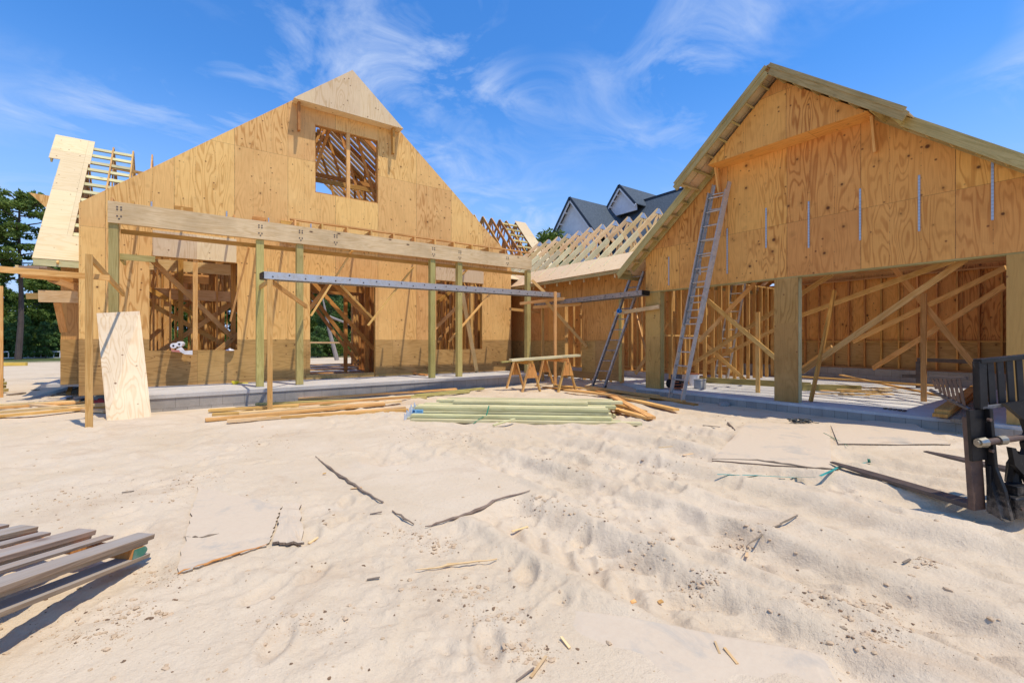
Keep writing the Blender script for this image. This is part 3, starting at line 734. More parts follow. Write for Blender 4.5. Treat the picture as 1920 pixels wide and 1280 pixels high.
# diagonal braces and props inside
br = [((-.75, 13.75, 3.35), (1.35, 14.3, 1.05)), ((-1.6, 14.5, 3.2), (.9, 15.2, 1.6)), ((-.7, 14.7, 1.0), (1.6, 15.0, 2.9)), ((-.9, 15.0, 2.4), (1.4, 15.3, .9)),
      ((.5, 14.0, 1.0), (1.9, 14.4, 2.3)), ((2.6, 14.2, 1.9), (3.6, 14.4, 3.3)), ((2.9, 14.6, 3.3), (5.0, 14.9, 1.1)), ((3.3, 13.9, 3.2), (4.9, 14.1, 1.75)), ((2.8, 15.1, 3.2), (4.6, 15.3, .9)),
      ((6.4, 13.9, 1.5), (8.4, 14.2, 3.2)), ((6.4, 14.4, 2.2), (8.2, 14.8, 3.5)), ((6.5, 14.0, .9), (7.6, 14.3, .5)), ((7.2, 15.0, 1.2), (8.6, 15.2, 2.6)), ((-1.7, 16.4, .5), (.4, 16.6, 2.9)), ((5.4, 18.0, .5), (3.6, 18.2, 3.0)), ((.9, 17.0, 2.8), (2.8, 17.2, .6))]
for a, b in br: m = MB(); m.beam(a, b, .038, .115, (0, 0, 1)); hp('brace', m, PINE if rnd.random() < .6 else PINED)
for x, y in ((4.35, 16.0), (4.75, 15.0), (5.3, 14.9), (4.9, 14.3), (.95, 14.4), (-.2, 14.5), (5.75, 21.2), (1.25, 14.1)):
    m = MB(); m.box((x, y, SZ), (x+.11, y+.09, 3.9)); hp('interior_post', m, PINED)
for x0, y0, z0, x1, y1 in ((-1.8, 14.6, 3.3, 1.9, 14.6), (-1.2, 14.9, 2.6, 1.9, 14.9)):
    m = MB(); m.beam((x0, y0, z0), (x1, y1, z0), .038, .28); hp('interior_header', m, PINEL)
# lean-to props on the porch
for a, b, mt in ((onY(1*868, 562, 12.1), (8.05, 12.35, SZ), PINEL), ):
    pass
m = MB(); m.beam(onY(866, 545, 12.15), onZ(894, 697, SZ+.02), .13, .036, (0, 1, 0)); hp('prop', m, PINEL)
# porch braces from wall to posts (diagonals seen behind the plank)
for p, q, y in (((312, 470), (292, 0), 0),):
    pass
pb = [(onY(661, 469, 12.1), onY(583, 592, 12.1)), (onY(775, 501, 12.2), onY(690, 610, 12.2)), (onY(876, 505, 12.2), onY(840, 545, 12.2)), (onY(918, 552, 12.2), onY(842, 640, 12.2)),
      (onY(467, 463, 12.2), onY(432, 601, 13.2)), (onY(640, 536, 12.4), onY(702, 600, 12.9))]
for a, b in pb: m = MB(); m.beam(a, b, .038, .09, (0, 1, 0)); hp('brace', m, PINE)
# recess wall between house and wing
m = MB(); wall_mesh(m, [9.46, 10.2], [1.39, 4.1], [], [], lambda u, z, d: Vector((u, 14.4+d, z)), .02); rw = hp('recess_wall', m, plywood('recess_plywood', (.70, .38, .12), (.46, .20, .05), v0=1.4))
m = MB(); wall_mesh(m, [9.46, 10.2], [.15, 1.39], [], [], lambda u, z, d: Vector((u, 14.395+d, z)), .02); hp('treated_base_panel', m, PLYT, rw)
m = MB(); wall_mesh(m, [13.42, 14.4], [.2, 1.39, 4.3], [], [], lambda u, z, d: Vector((9.46-d, u, z)), .018); hp('return_wall', m, PLY, rw)
m = MB(); m.prism([(9.2, 13.55, 3.62), (10.3, 13.55, 3.62), (10.3, 14.45, 3.9), (9.2, 14.45, 3.9)], (0, 0, .02), uvf=lambda p: (p.x, p.y)); hp('recess_roof', m, PLYR)

# ================================================================== GARAGE AND WING
gar = thing('unfinished_garage', 'unfinished plywood garage with wide clad columns, joined to a low wing of open trusses', 'garage', (9.7, 4.23, 0))
def gp(name, mb, mat, parent=None, **k):
    o = mb.build(name, mat, parent or gar, **k)
    if parent is None: o.location = (-9.7, -4.23, 0)
    return o
XG, GS = 9.7, .16
GY0, GY1, GC = .79, 7.67, 4.23
GM = .836; XB = 16.6
groof = lambda y: 6.52-GM*abs(y-GC)     # underside of sheathing
# slab
m = MB(); m.prism([(9.58, .3, .0), (XB+.3, .3, .0), (XB+.3, 13.9, .0), (10.3, 13.9, 0), (10.3, 7.85, 0), (9.58, 7.85, .0)], (0, 0, GS), uvf=lambda p: (p.x, p.y)); gslab = gp('garage_slab', m, CONCG)
m = MB(); m.box((9.545, .3, -.3), (9.578, 7.85, GS-.05), axis=1); gp('slab_edge', m, BLOCK, gslab)
# front gable wall
clip = [(-GM, 1, 6.50-GM*GC), (GM, 1, 6.50+GM*GC)]
m = MB(); wall_mesh(m, [GY0, GC, GY1], [2.64, 3.7, 5.0, 6.6], [], clip, lambda u, z, d: Vector((XG+d, u, z)), .02, uvf=lambda u, z: (u+9.7, z)); gw = gp('gable_wall', m, PLYG)
m = MB(); m.box((XG+.022, GY0, 2.66), (XG+.16, GY1, 3.02), axis=1); gp('garage_header', m, PINE, gw)
m = MB(); m.box((XG, GY0, 2.615), (XG+.16, GY1, 2.638), axis=1); gp('header_edge', m, GREEN, gw)
for yc, w in ((7.45, .44), (4.26, .44), (1.02, .48)):
    m = MB(); m.box((XG-.004, yc-w/2, GS+.004), (XG+.018, yc+w/2, 2.614)); c_ = gp('clad_column', m, plywood('column_plywood_%d' % int(yc*10), (.52, .31, .09), (.33, .18, .045), seam=0, lines=False, weather=.4, v0=yc))
    m = MB(); m.box((XG+.02, yc-w/2, GS+.004), (XG+.17, yc+w/2-.0, 2.612)); gp('post', m, MINT if yc < 7 else GREEN, c_)
# straps
for y, z0, z1 in ((6.97, 2.75, 3.45), (6.12, 2.9, 3.75), (5.47, 2.85, 3.85), (4.64, 3.28, 4.10), (3.85, 3.15, 4.04), (3.03, 3.15, 4.06), (2.23, 3.15, 4.06), (1.40, 3.15, 4.06)):
    m = MB(); m.box((XG-.009, y-.014, z0), (XG-.003, y+.014, z1)); gp('metal_strap', m, STRAP, gw)
# projecting gable box
bx = 9.25; m = MB(); zb = 5.20
hw = (6.40-zb)/GM
m.prism([(bx, GC-hw, zb), (bx, GC+hw, zb), (bx, GC, 6.40)], (.02, 0, 0), uvf=lambda p: (p.y+5, p.z))
m.prism([(bx+.022, GC-hw, zb), (bx+.022, GC+hw, zb), (XG-.004, GC+hw, zb), (XG-.004, GC-hw, zb)], (0, 0, .018), uvf=lambda p: (p.x, p.y))
gb = gp('gable_overhang_box', m, PLYG)
for y in (5.62, 2.80):
    m = MB(); m.beam((bx+.25, y, zb-.0), (XG-.05, y-.0, zb-.58), .09, .04, (0, 1, 0)); gp('bracket', m, PINE, gb)
# roof edge: lower wide rake and projecting upper rake, with lookouts
def gs(x, y, dz=0.): return Vector((x, y, groof(y)+dz))
grs = MB()
for s in (-1, 1):
    yE = GC+s*4.02; yM = GC+s*2.02
    slope_strip(grs, gs(9.30, yE), gs(10.9, yE), gs(10.9, GC), gs(9.30, GC), .016, (0, 0))
groof_o = gp('garage_roof', grs, PLYO)
for s in (-1, 1):
    yE = GC+s*4.02; yM = GC+s*2.02
    m = MB(); slope_strip(m, gs(8.90, yM, .035), gs(9.9, yM, .035), gs(9.9, GC, .035), gs(8.90, GC, .035), .02, (0, 0)); gp('upper_sheathing', m, PLYR, groof_o)
    m = MB(); m.beam(gs(9.30, yE, -.07), gs(9.30, GC+s*1.9, -.07), .038, .14, (0, 0, 1)); m.beam(gs(9.305, yE, .028), gs(9.305, GC+s*2.0, .028), .025, .05); gp('barge_board', m, OLIVE, groof_o)
    m = MB(); m.beam(gs(8.92, yM, -.045), gs(8.92, GC+s*.03, -.045), .038, .14, (0, 0, 1)); m.beam(gs(8.90, yM, .055), gs(8.90, GC+s*.03, .055), .03, .07); gp('barge_board', m, OLIVE, groof_o)
    m = MB(); m.beam(gs(9.64, yE-s*.2, -.075), gs(9.64, GC+s*.05, -.075), .038, .13, (0, 0, 1)); gp('barge_rafter', m, OLIVE, groof_o)
    n = 14
    for k in range(n):
        a = .18+k*.285; x0 = 8.94 if a < 2.0 else 9.32
        m = MB(); m.beam(gs(x0, GC+s*a, -.07), gs(9.62, GC+s*a, -.07), .036, .12, (0, s*GM, 1)); gp('lookout', m, OLIVE, groof_o)
    m = MB(); m.beam(gs(9.3, yE, -.06), gs(XB, yE, -.06), .03, .15); gp('eave_fascia', m, GREEN, groof_o)
    m = MB(); slope_strip(m, gs(10.902, yE), gs(XB+.1, yE), gs(XB+.1, yE-s*.95), gs(10.902, yE-s*.95), .016, (0, 0)); gp('eave_sheathing', m, PLYO, groof_o)
k = 0; x = 10.4
while x < XB:
    mb = MB(); truss(mb, (x, GC), 6.9, groof(GC+3.45)-.09, GM*3.45, 'y', over=.4, webs=2, h=.12); gp('roof_truss', mb, PINED, groof_o); x += .61
# back and side walls of the garage
m = MB(); wall_mesh(m, [.2, GC, 13.9], [1.38, 3.3], [], [], lambda u, z, d: Vector((XB+.1+d, u, z)), .02, uvf=lambda u, z: (u, z)); bw = gp('rear_wall', m, PLYG)
m = MB(); wall_mesh(m, [GY0, GC, GY1], [3.3, 6.6], [], [(-GM, 1, 6.40-GM*GC), (GM, 1, 6.40+GM*GC)], lambda u, z, d: Vector((XB+.1+d, u, z)), .02, uvf=lambda u, z: (u, z)); gp('rear_gable', m, PLYG, bw)
m = MB(); wall_mesh(m, [.2, GC, 13.9], [.2, 1.38], [], [], lambda u, z, d: Vector((XB+.1+d, u, z)), .02); gp('treated_base_panel', m, PLYT, bw)
m = MB(); m.prism([(XB-.12, .2, GS), (XB-.12, 13.8, GS), (XB-.12, 13.8, .55), (XB-.12, .2, .55)], (.2, 0, 0), uvf=lambda p: (p.y, p.z-.16)); gp('block_curb', m, BLOCK, bw)
y = 1.0; k = 0
while y < 13.8:
    m = MB(); m.box((XB, y, .59), (XB+.09, y+.038, 3.22)); gp('stud', m, PINED, bw); y += .4064
m = MB(); m.box((XB-.005, .3, .552), (XB+.095, 13.8, .588), axis=1); m.box((XB, .3, 3.221), (XB+.09, 13.8, 3.26), axis=1); gp('wall_plate', m, PINE, bw)
m = MB(); y = 1.04
while y < 13.7: m.box((XB+.01, y, 1.34), (XB+.08, y+.366, 1.375), axis=1); y += .4064
gp('blocking', m, PINED, bw)
# right-hand side wall (sheathed)
m = MB(); wall_mesh(m, [XG+.2, XB+.1], [.2, 1.38, 3.3], [], [], lambda u, z, d: Vector((u, .72-d, z)), .02, uvf=lambda u, z: (u, z)); rsw = gp('side_wall', m, PLYG)
m = MB(); x = XG+.3
while x < XB: m.box((x, .725, GS), (x+.038, .81, 3.2)); x += .4064
gp('stud_framing', m, PINED, rsw)
# left side stud wall shared with the wing: open studs
m = MB(); x = XG+.55; 
while x < XB: m.box((x, GY1-.1, GS), (x+.04, GY1, 3.15)); x += .4064
m.box((XG+.3, GY1-.1, 3.152), (XB, GY1, 3.19), axis=0); m.box((XG+.6, GY1-.1, 1.5), (12.5, GY1-.01, 1.54), axis=0); gp('side_stud_wall', m, PINE)
# temporary diagonal braces in the garage (given by two points each)
def seg(p, q, x0, x1): return onX(p[0], p[1], x0), onX(q[0], q[1], x1)
gb_ = [((1503, 697), (1812, 485), 10.4, 10.15), ((1500, 592), (1790, 487), 13.4, 11.0), ((1320, 683), (1500, 594), 12.6, 13.4), ((1270, 700), (1560, 514), 11.4, 11.8), ((1672, 498), (1830, 690), 12.0, 12.2),
       ((1320, 557), (1455, 672), 10.7, 10.9), ((1310, 640), (1416, 530), 10.6, 11.2), ((1637, 690), (1886, 535), 13.5, 11.5), ((1600, 640), (1886, 502), 14.5, 12.5), ((1316, 640), (1400, 715), 12.4, 12.8),
       ((1504, 690), (1560, 650), 14.5, 14.0), ((1266, 748), (1330, 690), 10.3, 12.0)]
for p, q, x0, x1 in gb_[:-1]:
    a, b = seg(p, q, x0, x1)
    m = MB(); m.beam(a, b, .036, .10, (0, 0, 1)); gp('brace', m, PINE)
for (p, q, x) in (((1420, 585), (1421, 714), 10.9), ((1728, 550), (1732, 712), 12.0)):
    a, b = seg(p, q, x, x); b.z = GS; m = MB(); m.beam(b, (b.x, b.y, a.z), .09, .038, (1, 0, 0)); gp('prop', m, PINE)
a, b = seg((1565, 545), (1520, 740), 10.7, 10.1); b.z = GS+.01; m = MB(); m.beam(b, a, .036, .13, (1, 0, 0)); gp('prop', m, PINED)
# ---- wing wall (faces -X)
WX = 10.2
wo = [(7.9, 8.95, .2, 2.75), (10.55, 11.35, .42, 2.62)]
m = MB(); wall_mesh(m, [7.70, 14.4]+[q for w in wo for q in w[:2]], [1.38, 3.68]+[w[3] for w in wo], wo, [], lambda u, z, d: Vector((WX+d, u, z)), .02, uvf=lambda u, z: (u, z))
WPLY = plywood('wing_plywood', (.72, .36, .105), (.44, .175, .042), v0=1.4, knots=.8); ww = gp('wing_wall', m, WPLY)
for y0_, y1_ in ((7.70, 7.90), (8.95, 14.4)):
    m = MB(); wall_mesh(m, [y0_, y1_]+[q for w in wo for q in w[:2] if y0_ < q < y1_], [.2, .42, 1.38], wo, [], lambda u, z, d: Vector((WX-.004+d, u, z)), .02); gp('treated_base_panel', m, PLYT, ww)
m = MB(); y = 7.75
while y < 14.3:
    if not any(w[0]-.02 < y < w[1] for w in wo): m.box((WX+.022, y, GS), (WX+.11, y+.038, 3.45))
    y += .4064
for w in wo:
    for yy in (w[0]-.04, w[1]+.002): m.box((WX+.0215, yy, GS), (WX+.15, yy+.038, 3.45))
gp('stud_framing', m, PINE, ww)
m = MB(); m.box((WX-.03, 8.90, .2), (WX-.006, 9.0, 2.75)); gp('treated_jamb', m, GREEN, ww)
# interior studs seen through the openings
for c, a0, a1 in ((12.2, 7.8, 13.6), (14.0, 7.8, 13.6)):
    m = MB(); y = a0
    while y < a1: m.box((c, y, .40), (c+.09, y+.038, 3.4)); y += .4064
    m.box((c-.0, a0, .362), (c+.09, a1, .398), axis=1); gp('interior_stud_wall', m, PINE)
m = MB(); m.prism([(12.15, 7.8, GS), (12.15, 13.6, GS), (12.15, 13.6, .36), (12.15, 7.8, .36)], (.19, 0, 0), uvf=lambda p: (p.y, p.z)); gp('interior_block_curb', m, concrete('pale_block', (.55, .52, .53), (.42, .40, .42), True))
for a, b in (((10.6, 8.2, .5), (11.6, 9.6, 2.4)), ((11.4, 8.0, 2.2), (11.6, 9.3, .7)), ((11.0, 10.6, 2.2), (11.4, 11.6, .9)), ((11.2, 10.4, 1.2), (11.3, 11.8, 2.3)), ((10.25, 7.95, 1.1), (10.3, 8.5, .45))):
    m = MB(); m.beam(a, b, .036, .09); gp('brace', m, PINE)
m = MB(); wall_mesh(m, [7.8, 20.5], [.2, 3.9], [], [], lambda u, z, d: Vector((14.75+d, u, z)), .02, uvf=lambda u, z: (u, z)); gp('wing_rear_wall', m, PLYG)
m = MB(); slope_strip(m, (15.2, 8.0, 3.33), (15.2, 18.0, 3.33), (14.0, 18.0, 3.33+1.2*GM), (14.0, 8.0, 3.33+1.2*GM), .016); gp('wing_rear_sheathing', m, PLYO)
m = MB(); wall_mesh(m, [14.42, 21.5], [.32, 4.3], [], [], lambda u, z, d: Vector((9.46-d, u, z)), .018, uvf=lambda u, z: (u, z)); hp('right_side_wall', m, PLY)
# wing roof
WE, WR, WZ0 = 9.6, 12.4, 3.33
wz = lambda x: WZ0+GM*(x-WE)
wrs = MB(); slope_strip(wrs, (WE, 8.25, WZ0), (WE, 14.6, WZ0), (WE+.66, 14.6, wz(WE+.66)), (WE+.66, 8.25, wz(WE+.66)), .016, (0, .1)); wroof = gp('wing_roof', wrs, PLYO)
m = MB(); m.box((WE-.01, 8.2, WZ0-.10), (WE+.028, 14.6, WZ0-.012), axis=1); gp('fascia', m, OLIVE, wroof)
k = 0; y = 8.7
while y < 16.0:
    m = MB(); z0 = wz(WE+.06)-.10; T = Vector((WR, y, wz(WR)-.07)); L = Vector((WE+.06, y, z0)); Rr_ = Vector((2*WR-WE-.06, y, z0))
    m.beam(L, T, .038, .14); m.beam(Rr_, T, .038, .14); m.beam((WE+.5, y, 3.62), (2*WR-WE-.5, y, 3.62), .038, .09)
    for s in (-1, 1):
        m.beam((WR+s*1.0, y, 3.62), (WR, y, T.z-.1), .032, .08); m.beam((WR+s*1.0, y, 3.62), (WR+s*1.25, y, wz(WR-1.25)-.1), .032, .08)
    t_ = gp('roof_truss', m, PINEL, wroof)
    m = MB(); m.prism([(WR-.17, y-.023, T.z-.13), (WR+.17, y-.023, T.z-.13), (WR+.03, y-.023, T.z+.045), (WR-.03, y-.023, T.z+.045)], (0, .046, 0)); gp('truss_plate', m, STRAP, wroof)
    if y > 8.9:
        m = MB(); a = Vector((WE+.30, y-.040, wz(WE+.30)-.075)); b = Vector((WE+1.75, y-.040, wz(WE+1.75)-.075)); m.beam(a, b, .038, .17); gp('treated_tail', m, PALET, wroof)
    m = MB(); m.box((WE+.06, y-.02, WZ0-.20), (WE+.10, y+.02, WZ0-.10)); gp('rafter_tail', m, PINEL, wroof)
    y += .61

# ================================================================== OTHER HOUSE BEHIND
def neighbour():
    t = thing('finished_house', 'finished white house far behind with dark shingle roof and two front gables', 'house', (40, 30, 0))
    SH = NT('roof_shingle'); tc = SH.n('ShaderNodeTexCoord').outputs['Object']; n_ = SH.noise(tc, 5, 6, .75)
    SH = SH.done(SH.mix(SH.rng(n_, .3, .7), (.045, .06, .075), (.115, .14, .165)), .9, .2)
    WH = paint('white_siding', (.72, .72, .74), (.62, .62, .65), 2, .4, .7, .7, .2); DK = paint('dark_trim', (.03, .035, .045), None, 2)
    def g(name, mb, mat): o = mb.build(name, mat, t); o.location = (-40, -30, 0); return o
    X0 = 40.
    def gable(apex, half, back, rise=1.15, drop=None):
        ax, ay, az = apex; hz = half*rise
        m = MB(); m.prism([(ax, ay-half, az-hz), (ax, ay, az-.15), (ax, ay+half, az-hz), (ax, ay+half, drop), (ax, ay-half, drop)], (.2, 0, 0)); g('gable_wall', m, WH)
        for s in (-1, 1):
            m = MB(); m.prism([(ax-.5, ay, az+.05), (back, ay, az+.05), (back, ay+s*half*1.12, az+.05-hz*1.12), (ax-.5, ay+s*half*1.12, az+.05-hz*1.12)], (0, 0, .12), uvf=lambda p: (p.x, p.y)); g('roof', m, SH)
            m = MB(); m.beam((ax-.56, ay, az+.10), (ax-.56, ay+s*half*1.12, az+.10-hz*1.12), .1, .3); g('verge', m, DK)
            m = MB(); m.beam((ax-.50, ay+s*.1, az-.30), (ax-.50, ay+s*half*1.12, az-.18-hz*1.12), .08, .4); g('barge_board', m, WH)
            for k in range(4):
                a = half*(.25+.25*k); m = MB(); m.beam((ax-.45, ay+s*a, az-a*rise-.35), (ax, ay+s*a, az-a*rise-.35), .18, .18); g('bracket', m, WH)
    A1 = onX(1074, 373, X0); A2 = onX(1166, 350, X0+6.6)
    gable(A1, 4.2, X0+14, 1.2, 2)
    gable(A2, 2.35, X0+15, 1.15, A2.z-3.6)
    # main roof body facing -X, rising to a long ridge
    rz = onX(1228, 373, X0+9).z
    ztop = rz; m = MB(); 
    m.prism([(X0+1.5, A1.y-16, ztop-9.6), (X0+1.5, A1.y+1, ztop-9.6), (X0+9, A1.y+1, ztop), (X0+9, A1.y-16, ztop)], (0, 0, .15), uvf=lambda p: (p.x, p.y)); g('roof', m, SH)
    m = MB(); m.box((X0+8.9, A1.y-16, ztop+.1), (X0+9.2, A1.y+1, ztop+.35), axis=1); g('ridge_cap', m, DK)
    m = MB(); m.box((X0+2.5, A1.y-16, 0), (X0+16, A1.y+1, ztop-8.2)); g('wall', m, WH)
neighbour()

# ================================================================== HELPERS FOR LOOSE THINGS
def atD(px, d, z):
    a = ray(px, 640); return Vector((a[0]*d, a[1]*d, z))
def single(name, mb, mat, label, cat, group=None, origin=None, **k):
    o = mb.build(name, mat, None, **k); tag(o, label, cat, group); recentre(o, origin); return o
def recentre(o, origin=None):
    me = o.data; co = np.empty(len(me.vertices)*3); me.vertices.foreach_get('co', co); co = co.reshape(-1, 3)
    c = Vector(origin) if origin is not None else Vector(((co[:, 0].min()+co[:, 0].max())/2, (co[:, 1].min()+co[:, 1].max())/2, co[:, 2].min()))
    co -= np.array(c); me.vertices.foreach_set('co', co.ravel()); me.update(); o.location = c
class Th:   # a thing whose parts are written in world coordinates
    def __init__(s, name, label, cat, loc, group=None): s.loc = Vector(loc); s.o = thing(name, label, cat, s.loc, 0, group)
    def part(s, name, mb, mat, parent=None, **k):
        mb.v = [tuple(Vector(p)-s.loc) for p in mb.v]; return mb.build(name, mat, parent or s.o, **k)

# ================================================================== LADDERS
def ladder(label, f0, f1, t0, t1, n, mat, fly=0.0, rw=.075):
    f0, f1, t0, t1 = map(Vector, (f0, f1, t0, t1)); T = Th('ladder', label, 'ladder', (f0+f1)/2)
    ax = (t0-f0).normalized(); side = (f1-f0).normalized(); out = side.cross(ax).normalized()
    def channel(a, b, s):
        m = MB(); m.beam(a, b, .007, rw, out); 
        for q in (-rw/2, rw/2): m.beam(a+out*q+side*(s*rw*.2), b+out*q+side*(s*rw*.2), rw*.45, .006, out)
        return m
    T.part('rail', channel(f0, t0, 1), mat); T.part('rail', channel(f1, t1, -1), mat)
    for k in range(n):
        f = (k+.6)/n; a = f0.lerp(t0, f)+side*.006; b = f1.lerp(t1, f)-side*.006; m = MB(); m.tube([a, b], .016, 6); T.part('rung', m, mat)
    if fly:
        o2 = out*(-.055 if out.dot(Vector((1, 0, 0))) < 0 else .055)
        for s, a, b in ((1, f0, t0), (-1, f1, t1)):
            a2 = a.lerp(b, fly)+o2+side*s*.03; b2 = b+(b-a)*.04+o2+side*s*.03; T.part('fly_rail', channel(a2, b2, s), mat)
        nn = int(n*(1-fly))
        for k in range(nn):
            f = fly+(1.04-fly)*(k+.35)/nn; a = f0.lerp(t0, f)+o2+side*.04; b = f1.lerp(t1, f)+o2-side*.04; m = MB(); m.tube([a, b], .015, 6); T.part('rung', m, mat)
    for p in (f0, f1):
        m = MB(); m.box(p-Vector((.03, .03, .0)), p+Vector((.03, .03, .05))); T.part('foot', m, BLACK)
    return T
L0 = onG(1250, 750); L1 = onG(1284, 757)
c = (L0+L1)/2; dr = (L1-L0).normalized(); L0 = c-dr*.25; L1 = c+dr*.25
tt0 = onX(1331, 362, 9.50); tt1 = onX(1361, 355, 9.50); ct = (tt0+tt1)/2; dd = (tt1-tt0).normalized(); 
ladder('tall aluminium extension ladder leaning on the front of the garage gable', L0, L1, ct-dd*.21, ct+dd*.21, 15, ALU, .38)
b0 = onX(1109, 707, 9.25); b0.z = gz(b0.x, b0.y)+.0; b1 = b0+Vector((.12, -.40, .0)); b1.z = gz(b1.x, b1.y)
t0 = onX(1184, 512, 9.85); t1 = t0+Vector((.05, -.40, 0))
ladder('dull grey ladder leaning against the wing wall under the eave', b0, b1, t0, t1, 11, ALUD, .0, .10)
g0 = onX(1338, 693, 13.3); g0.z = GS; g1 = g0+Vector((.05, -.42, 0)); g2 = onX(1373, 528, 13.9); g3 = g2+Vector((.05, -.42, 0))
ladder('aluminium ladder standing inside the garage behind crossed braces', g0, g1, g2, g3, 11, ALU, .0)
# ladder lying on its edge far left
WHT2 = paint('pale_aluminium', (.68, .68, .67), None, 2)
def far_ladder():
    a = onZ(-40, 672, 0); b = onZ(130, 671, 0); a.z = gz(a.x, a.y)+.05; b.z = gz(b.x, b.y)+.05
    T = Th('ladder', 'long pale ladder lying on its edge beyond the sand by the trees', 'ladder', (a+b)/2)
    for z in (0, .50): m = MB(); m.beam(a+Vector((0, 0, z)), b+Vector((0, 0, z)), .07, .09); T.part('rail', m, WHT2)
    for k in range(14):
        p = a.lerp(b, (k+.5)/14); m = MB(); m.beam(p, p+Vector((.02, .0, .5)), .06, .06); T.part('rung', m, WHT2)
far_ladder()

# ================================================================== SCAFFOLD PLANKS AND SUPPORTS
def plank(label, a, b, w, h, mat, dots=26):
    a, b = Vector(a), Vector(b); d = (b-a).normalized(); n = d.cross(Vector((0, 0, 1))).normalized()
    T = Th('scaffold_plank', label, 'scaffold plank', (a+b)/2)
    for s in (-1, 1):
        m = MB(); m.beam(a+n*s*w/2, b+n*s*w/2, .006, h); m.beam(a+n*(s*(w/2-.012))+Vector((0, 0, h/2)), b+n*(s*(w/2-.012))+Vector((0, 0, h/2)), .03, .005); m.beam(a+n*(s*(w/2-.012))-Vector((0, 0, h/2)), b+n*(s*(w/2-.012))-Vector((0, 0, h/2)), .03, .005)
        r_ = T.part('rail', m, mat)
        L = (b-a).length
        for k in range(dots):
            p = a.lerp(b, (k+.5)/dots)+n*s*(w/2+.005)+Vector((0, 0, h*(.16 if k % 2 else -.16))); m = MB(); m.tube([p-n*.002*s, p+n*s*.004], .016, 7); T.part('rung_end', m, STEELB, r_)
    m = MB(); m.beam(a+Vector((0, 0, h/2-.012)), b+Vector((0, 0, h/2-.012)), w-.02, .012); T.part('deck', m, mat)
    for p in (a, b): m = MB(); m.beam(p-n*w/2, p+n*w/2, .05, h*.9); T.part('end_cap', m, BLACK)
    return T
pa = onY(492, 517, 10.12); pb_ = onY(1044, 554, 10.75)
plank('long aluminium scaffold plank spanning in front of the porch posts', pa, pb_, .30, .135, ALU, 27)
qa = onX(1008, 572, 9.45); qb = onX(1210, 549, 9.45)
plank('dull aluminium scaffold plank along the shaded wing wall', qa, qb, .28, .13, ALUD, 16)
def support(label, base, top, bearer, braces, extra=(), mat=PINE, w=.04, d=.09):
    T = Th('scaffold_support', label, 'scaffold support', base, 'timber supports of the scaffold')
    m = MB(); m.beam(base, top, w, d, (1, 0, 0) if w < d else (0, 1, 0)); T.part('upright', m, mat)
    for a, b in bearer: m = MB(); m.beam(a, b, .038, .09); T.part('bearer', m, mat)
    for a, b in braces: m = MB(); m.beam(a, b, .038, .09); T.part('brace', m, PINE)
u1 = onG(167, 803); u1 = Vector((u1.x, u1.y, u1.z-.03)); v1 = Vector((u1.x, u1.y, 2.72))
support('timber upright at far left before the house corner with rail and diagonal brace', u1, v1,
        [(onY(-60, 500, u1.y+.06), onY(205, 521, u1.y+.52))], [(Vector((u1.x+.02, u1.y+.04, 2.66)), onY(232, 552, 11.75))])
u2 = onG(506, 772); v2 = Vector((u2.x, u2.y, 2.78))
support('timber upright under the left end of the long scaffold plank', u2-Vector((0, 0, .03)), v2,
        [(Vector((u2.x+.06, u2.y, 2.60)), Vector((1.35, 11.84, 2.60)))], [(Vector((u2.x+.05, u2.y+.05, 2.52)), onY(575, 575, 11.7)), ])
u3 = onG(1041, 724); u3.z -= .02; v3 = Vector((u3.x, u3.y, 2.84))
support('timber upright under the right end of the long scaffold plank', u3, v3,
        [(onY(975, 569, 11.7), onY(1058, 560, u3.y+.05))], [(onY(1024, 565, 10.9), onX(1100, 650, 10.15)), (onY(997, 525, 11.8), onY(1022, 549, 11.6))])
u4 = onG(1002, 700); u4 = Vector((9.42, 11.55, gz(9.42, 11.55)))
support('thin timber upright beside the rightmost porch post', u4, Vector((9.42, 11.55, 2.60)), [(Vector((9.0, 11.5, 2.45)), Vector((9.55, 9.9, 2.47))), (Vector((8.9, 12.7, 2.46)), Vector((10.19, 12.7, 2.40)))], [])
u5 = onG(-1, 760); 
support('timber upright cut off by the left edge of the photo', onG(1, 745), Vector((onG(1, 745).x, onG(1, 745).y, 2.72)), [], [])
# boards hung off the side wall, far left
T = Th('side_scaffold', 'rough timber brackets and board stubs hung on the left side wall', 'scaffold bracket', (-2.3, 14.6, 1.2))
m = MB(); m.beam(onY(72, 555, 14.2), onY(147, 557, 14.2), .05, .26); T.part('header_stub', m, PINEL)
m = MB(); m.beam(onY(49, 555, 14.28), onY(76, 555, 14.28), .04, .13); T.part('header_stub', m, PINE)
m = MB(); m.beam(onY(107, 567, 14.3), onY(119, 622, 14.6), .12, .04, (0, 1, 0)); T.part('brace', m, PINE)
m = MB(); m.beam(onY(92, 522, 13.6), onY(150, 542, 13.9), .04, .13); T.part('bearer', m, PINE)
m = MB(); m.beam(onY(40, 516, 13.2), onY(150, 527, 14.0), .04, .09); T.part('bearer', m, PINED)
T = Th('scaffold_plank', 'short weathered grey plank above the left brackets', 'scaffold plank', onY(70, 505, 14.5))
m = MB(); m.beam(onY(34, 503, 14.0), onY(74, 504, 14.0), .03, .11); T.part('end_frame', m, GRAYW)
m = MB(); m.beam(onY(70, 500, 14.0), onY(108, 512, 15.4), .30, .04); T.part('board', m, GRAYW)
m = MB(); m.beam(onY(32, 497, 14.0), onY(32, 510, 14.0), .05, .05); T.part('end_post', m, PINEL)
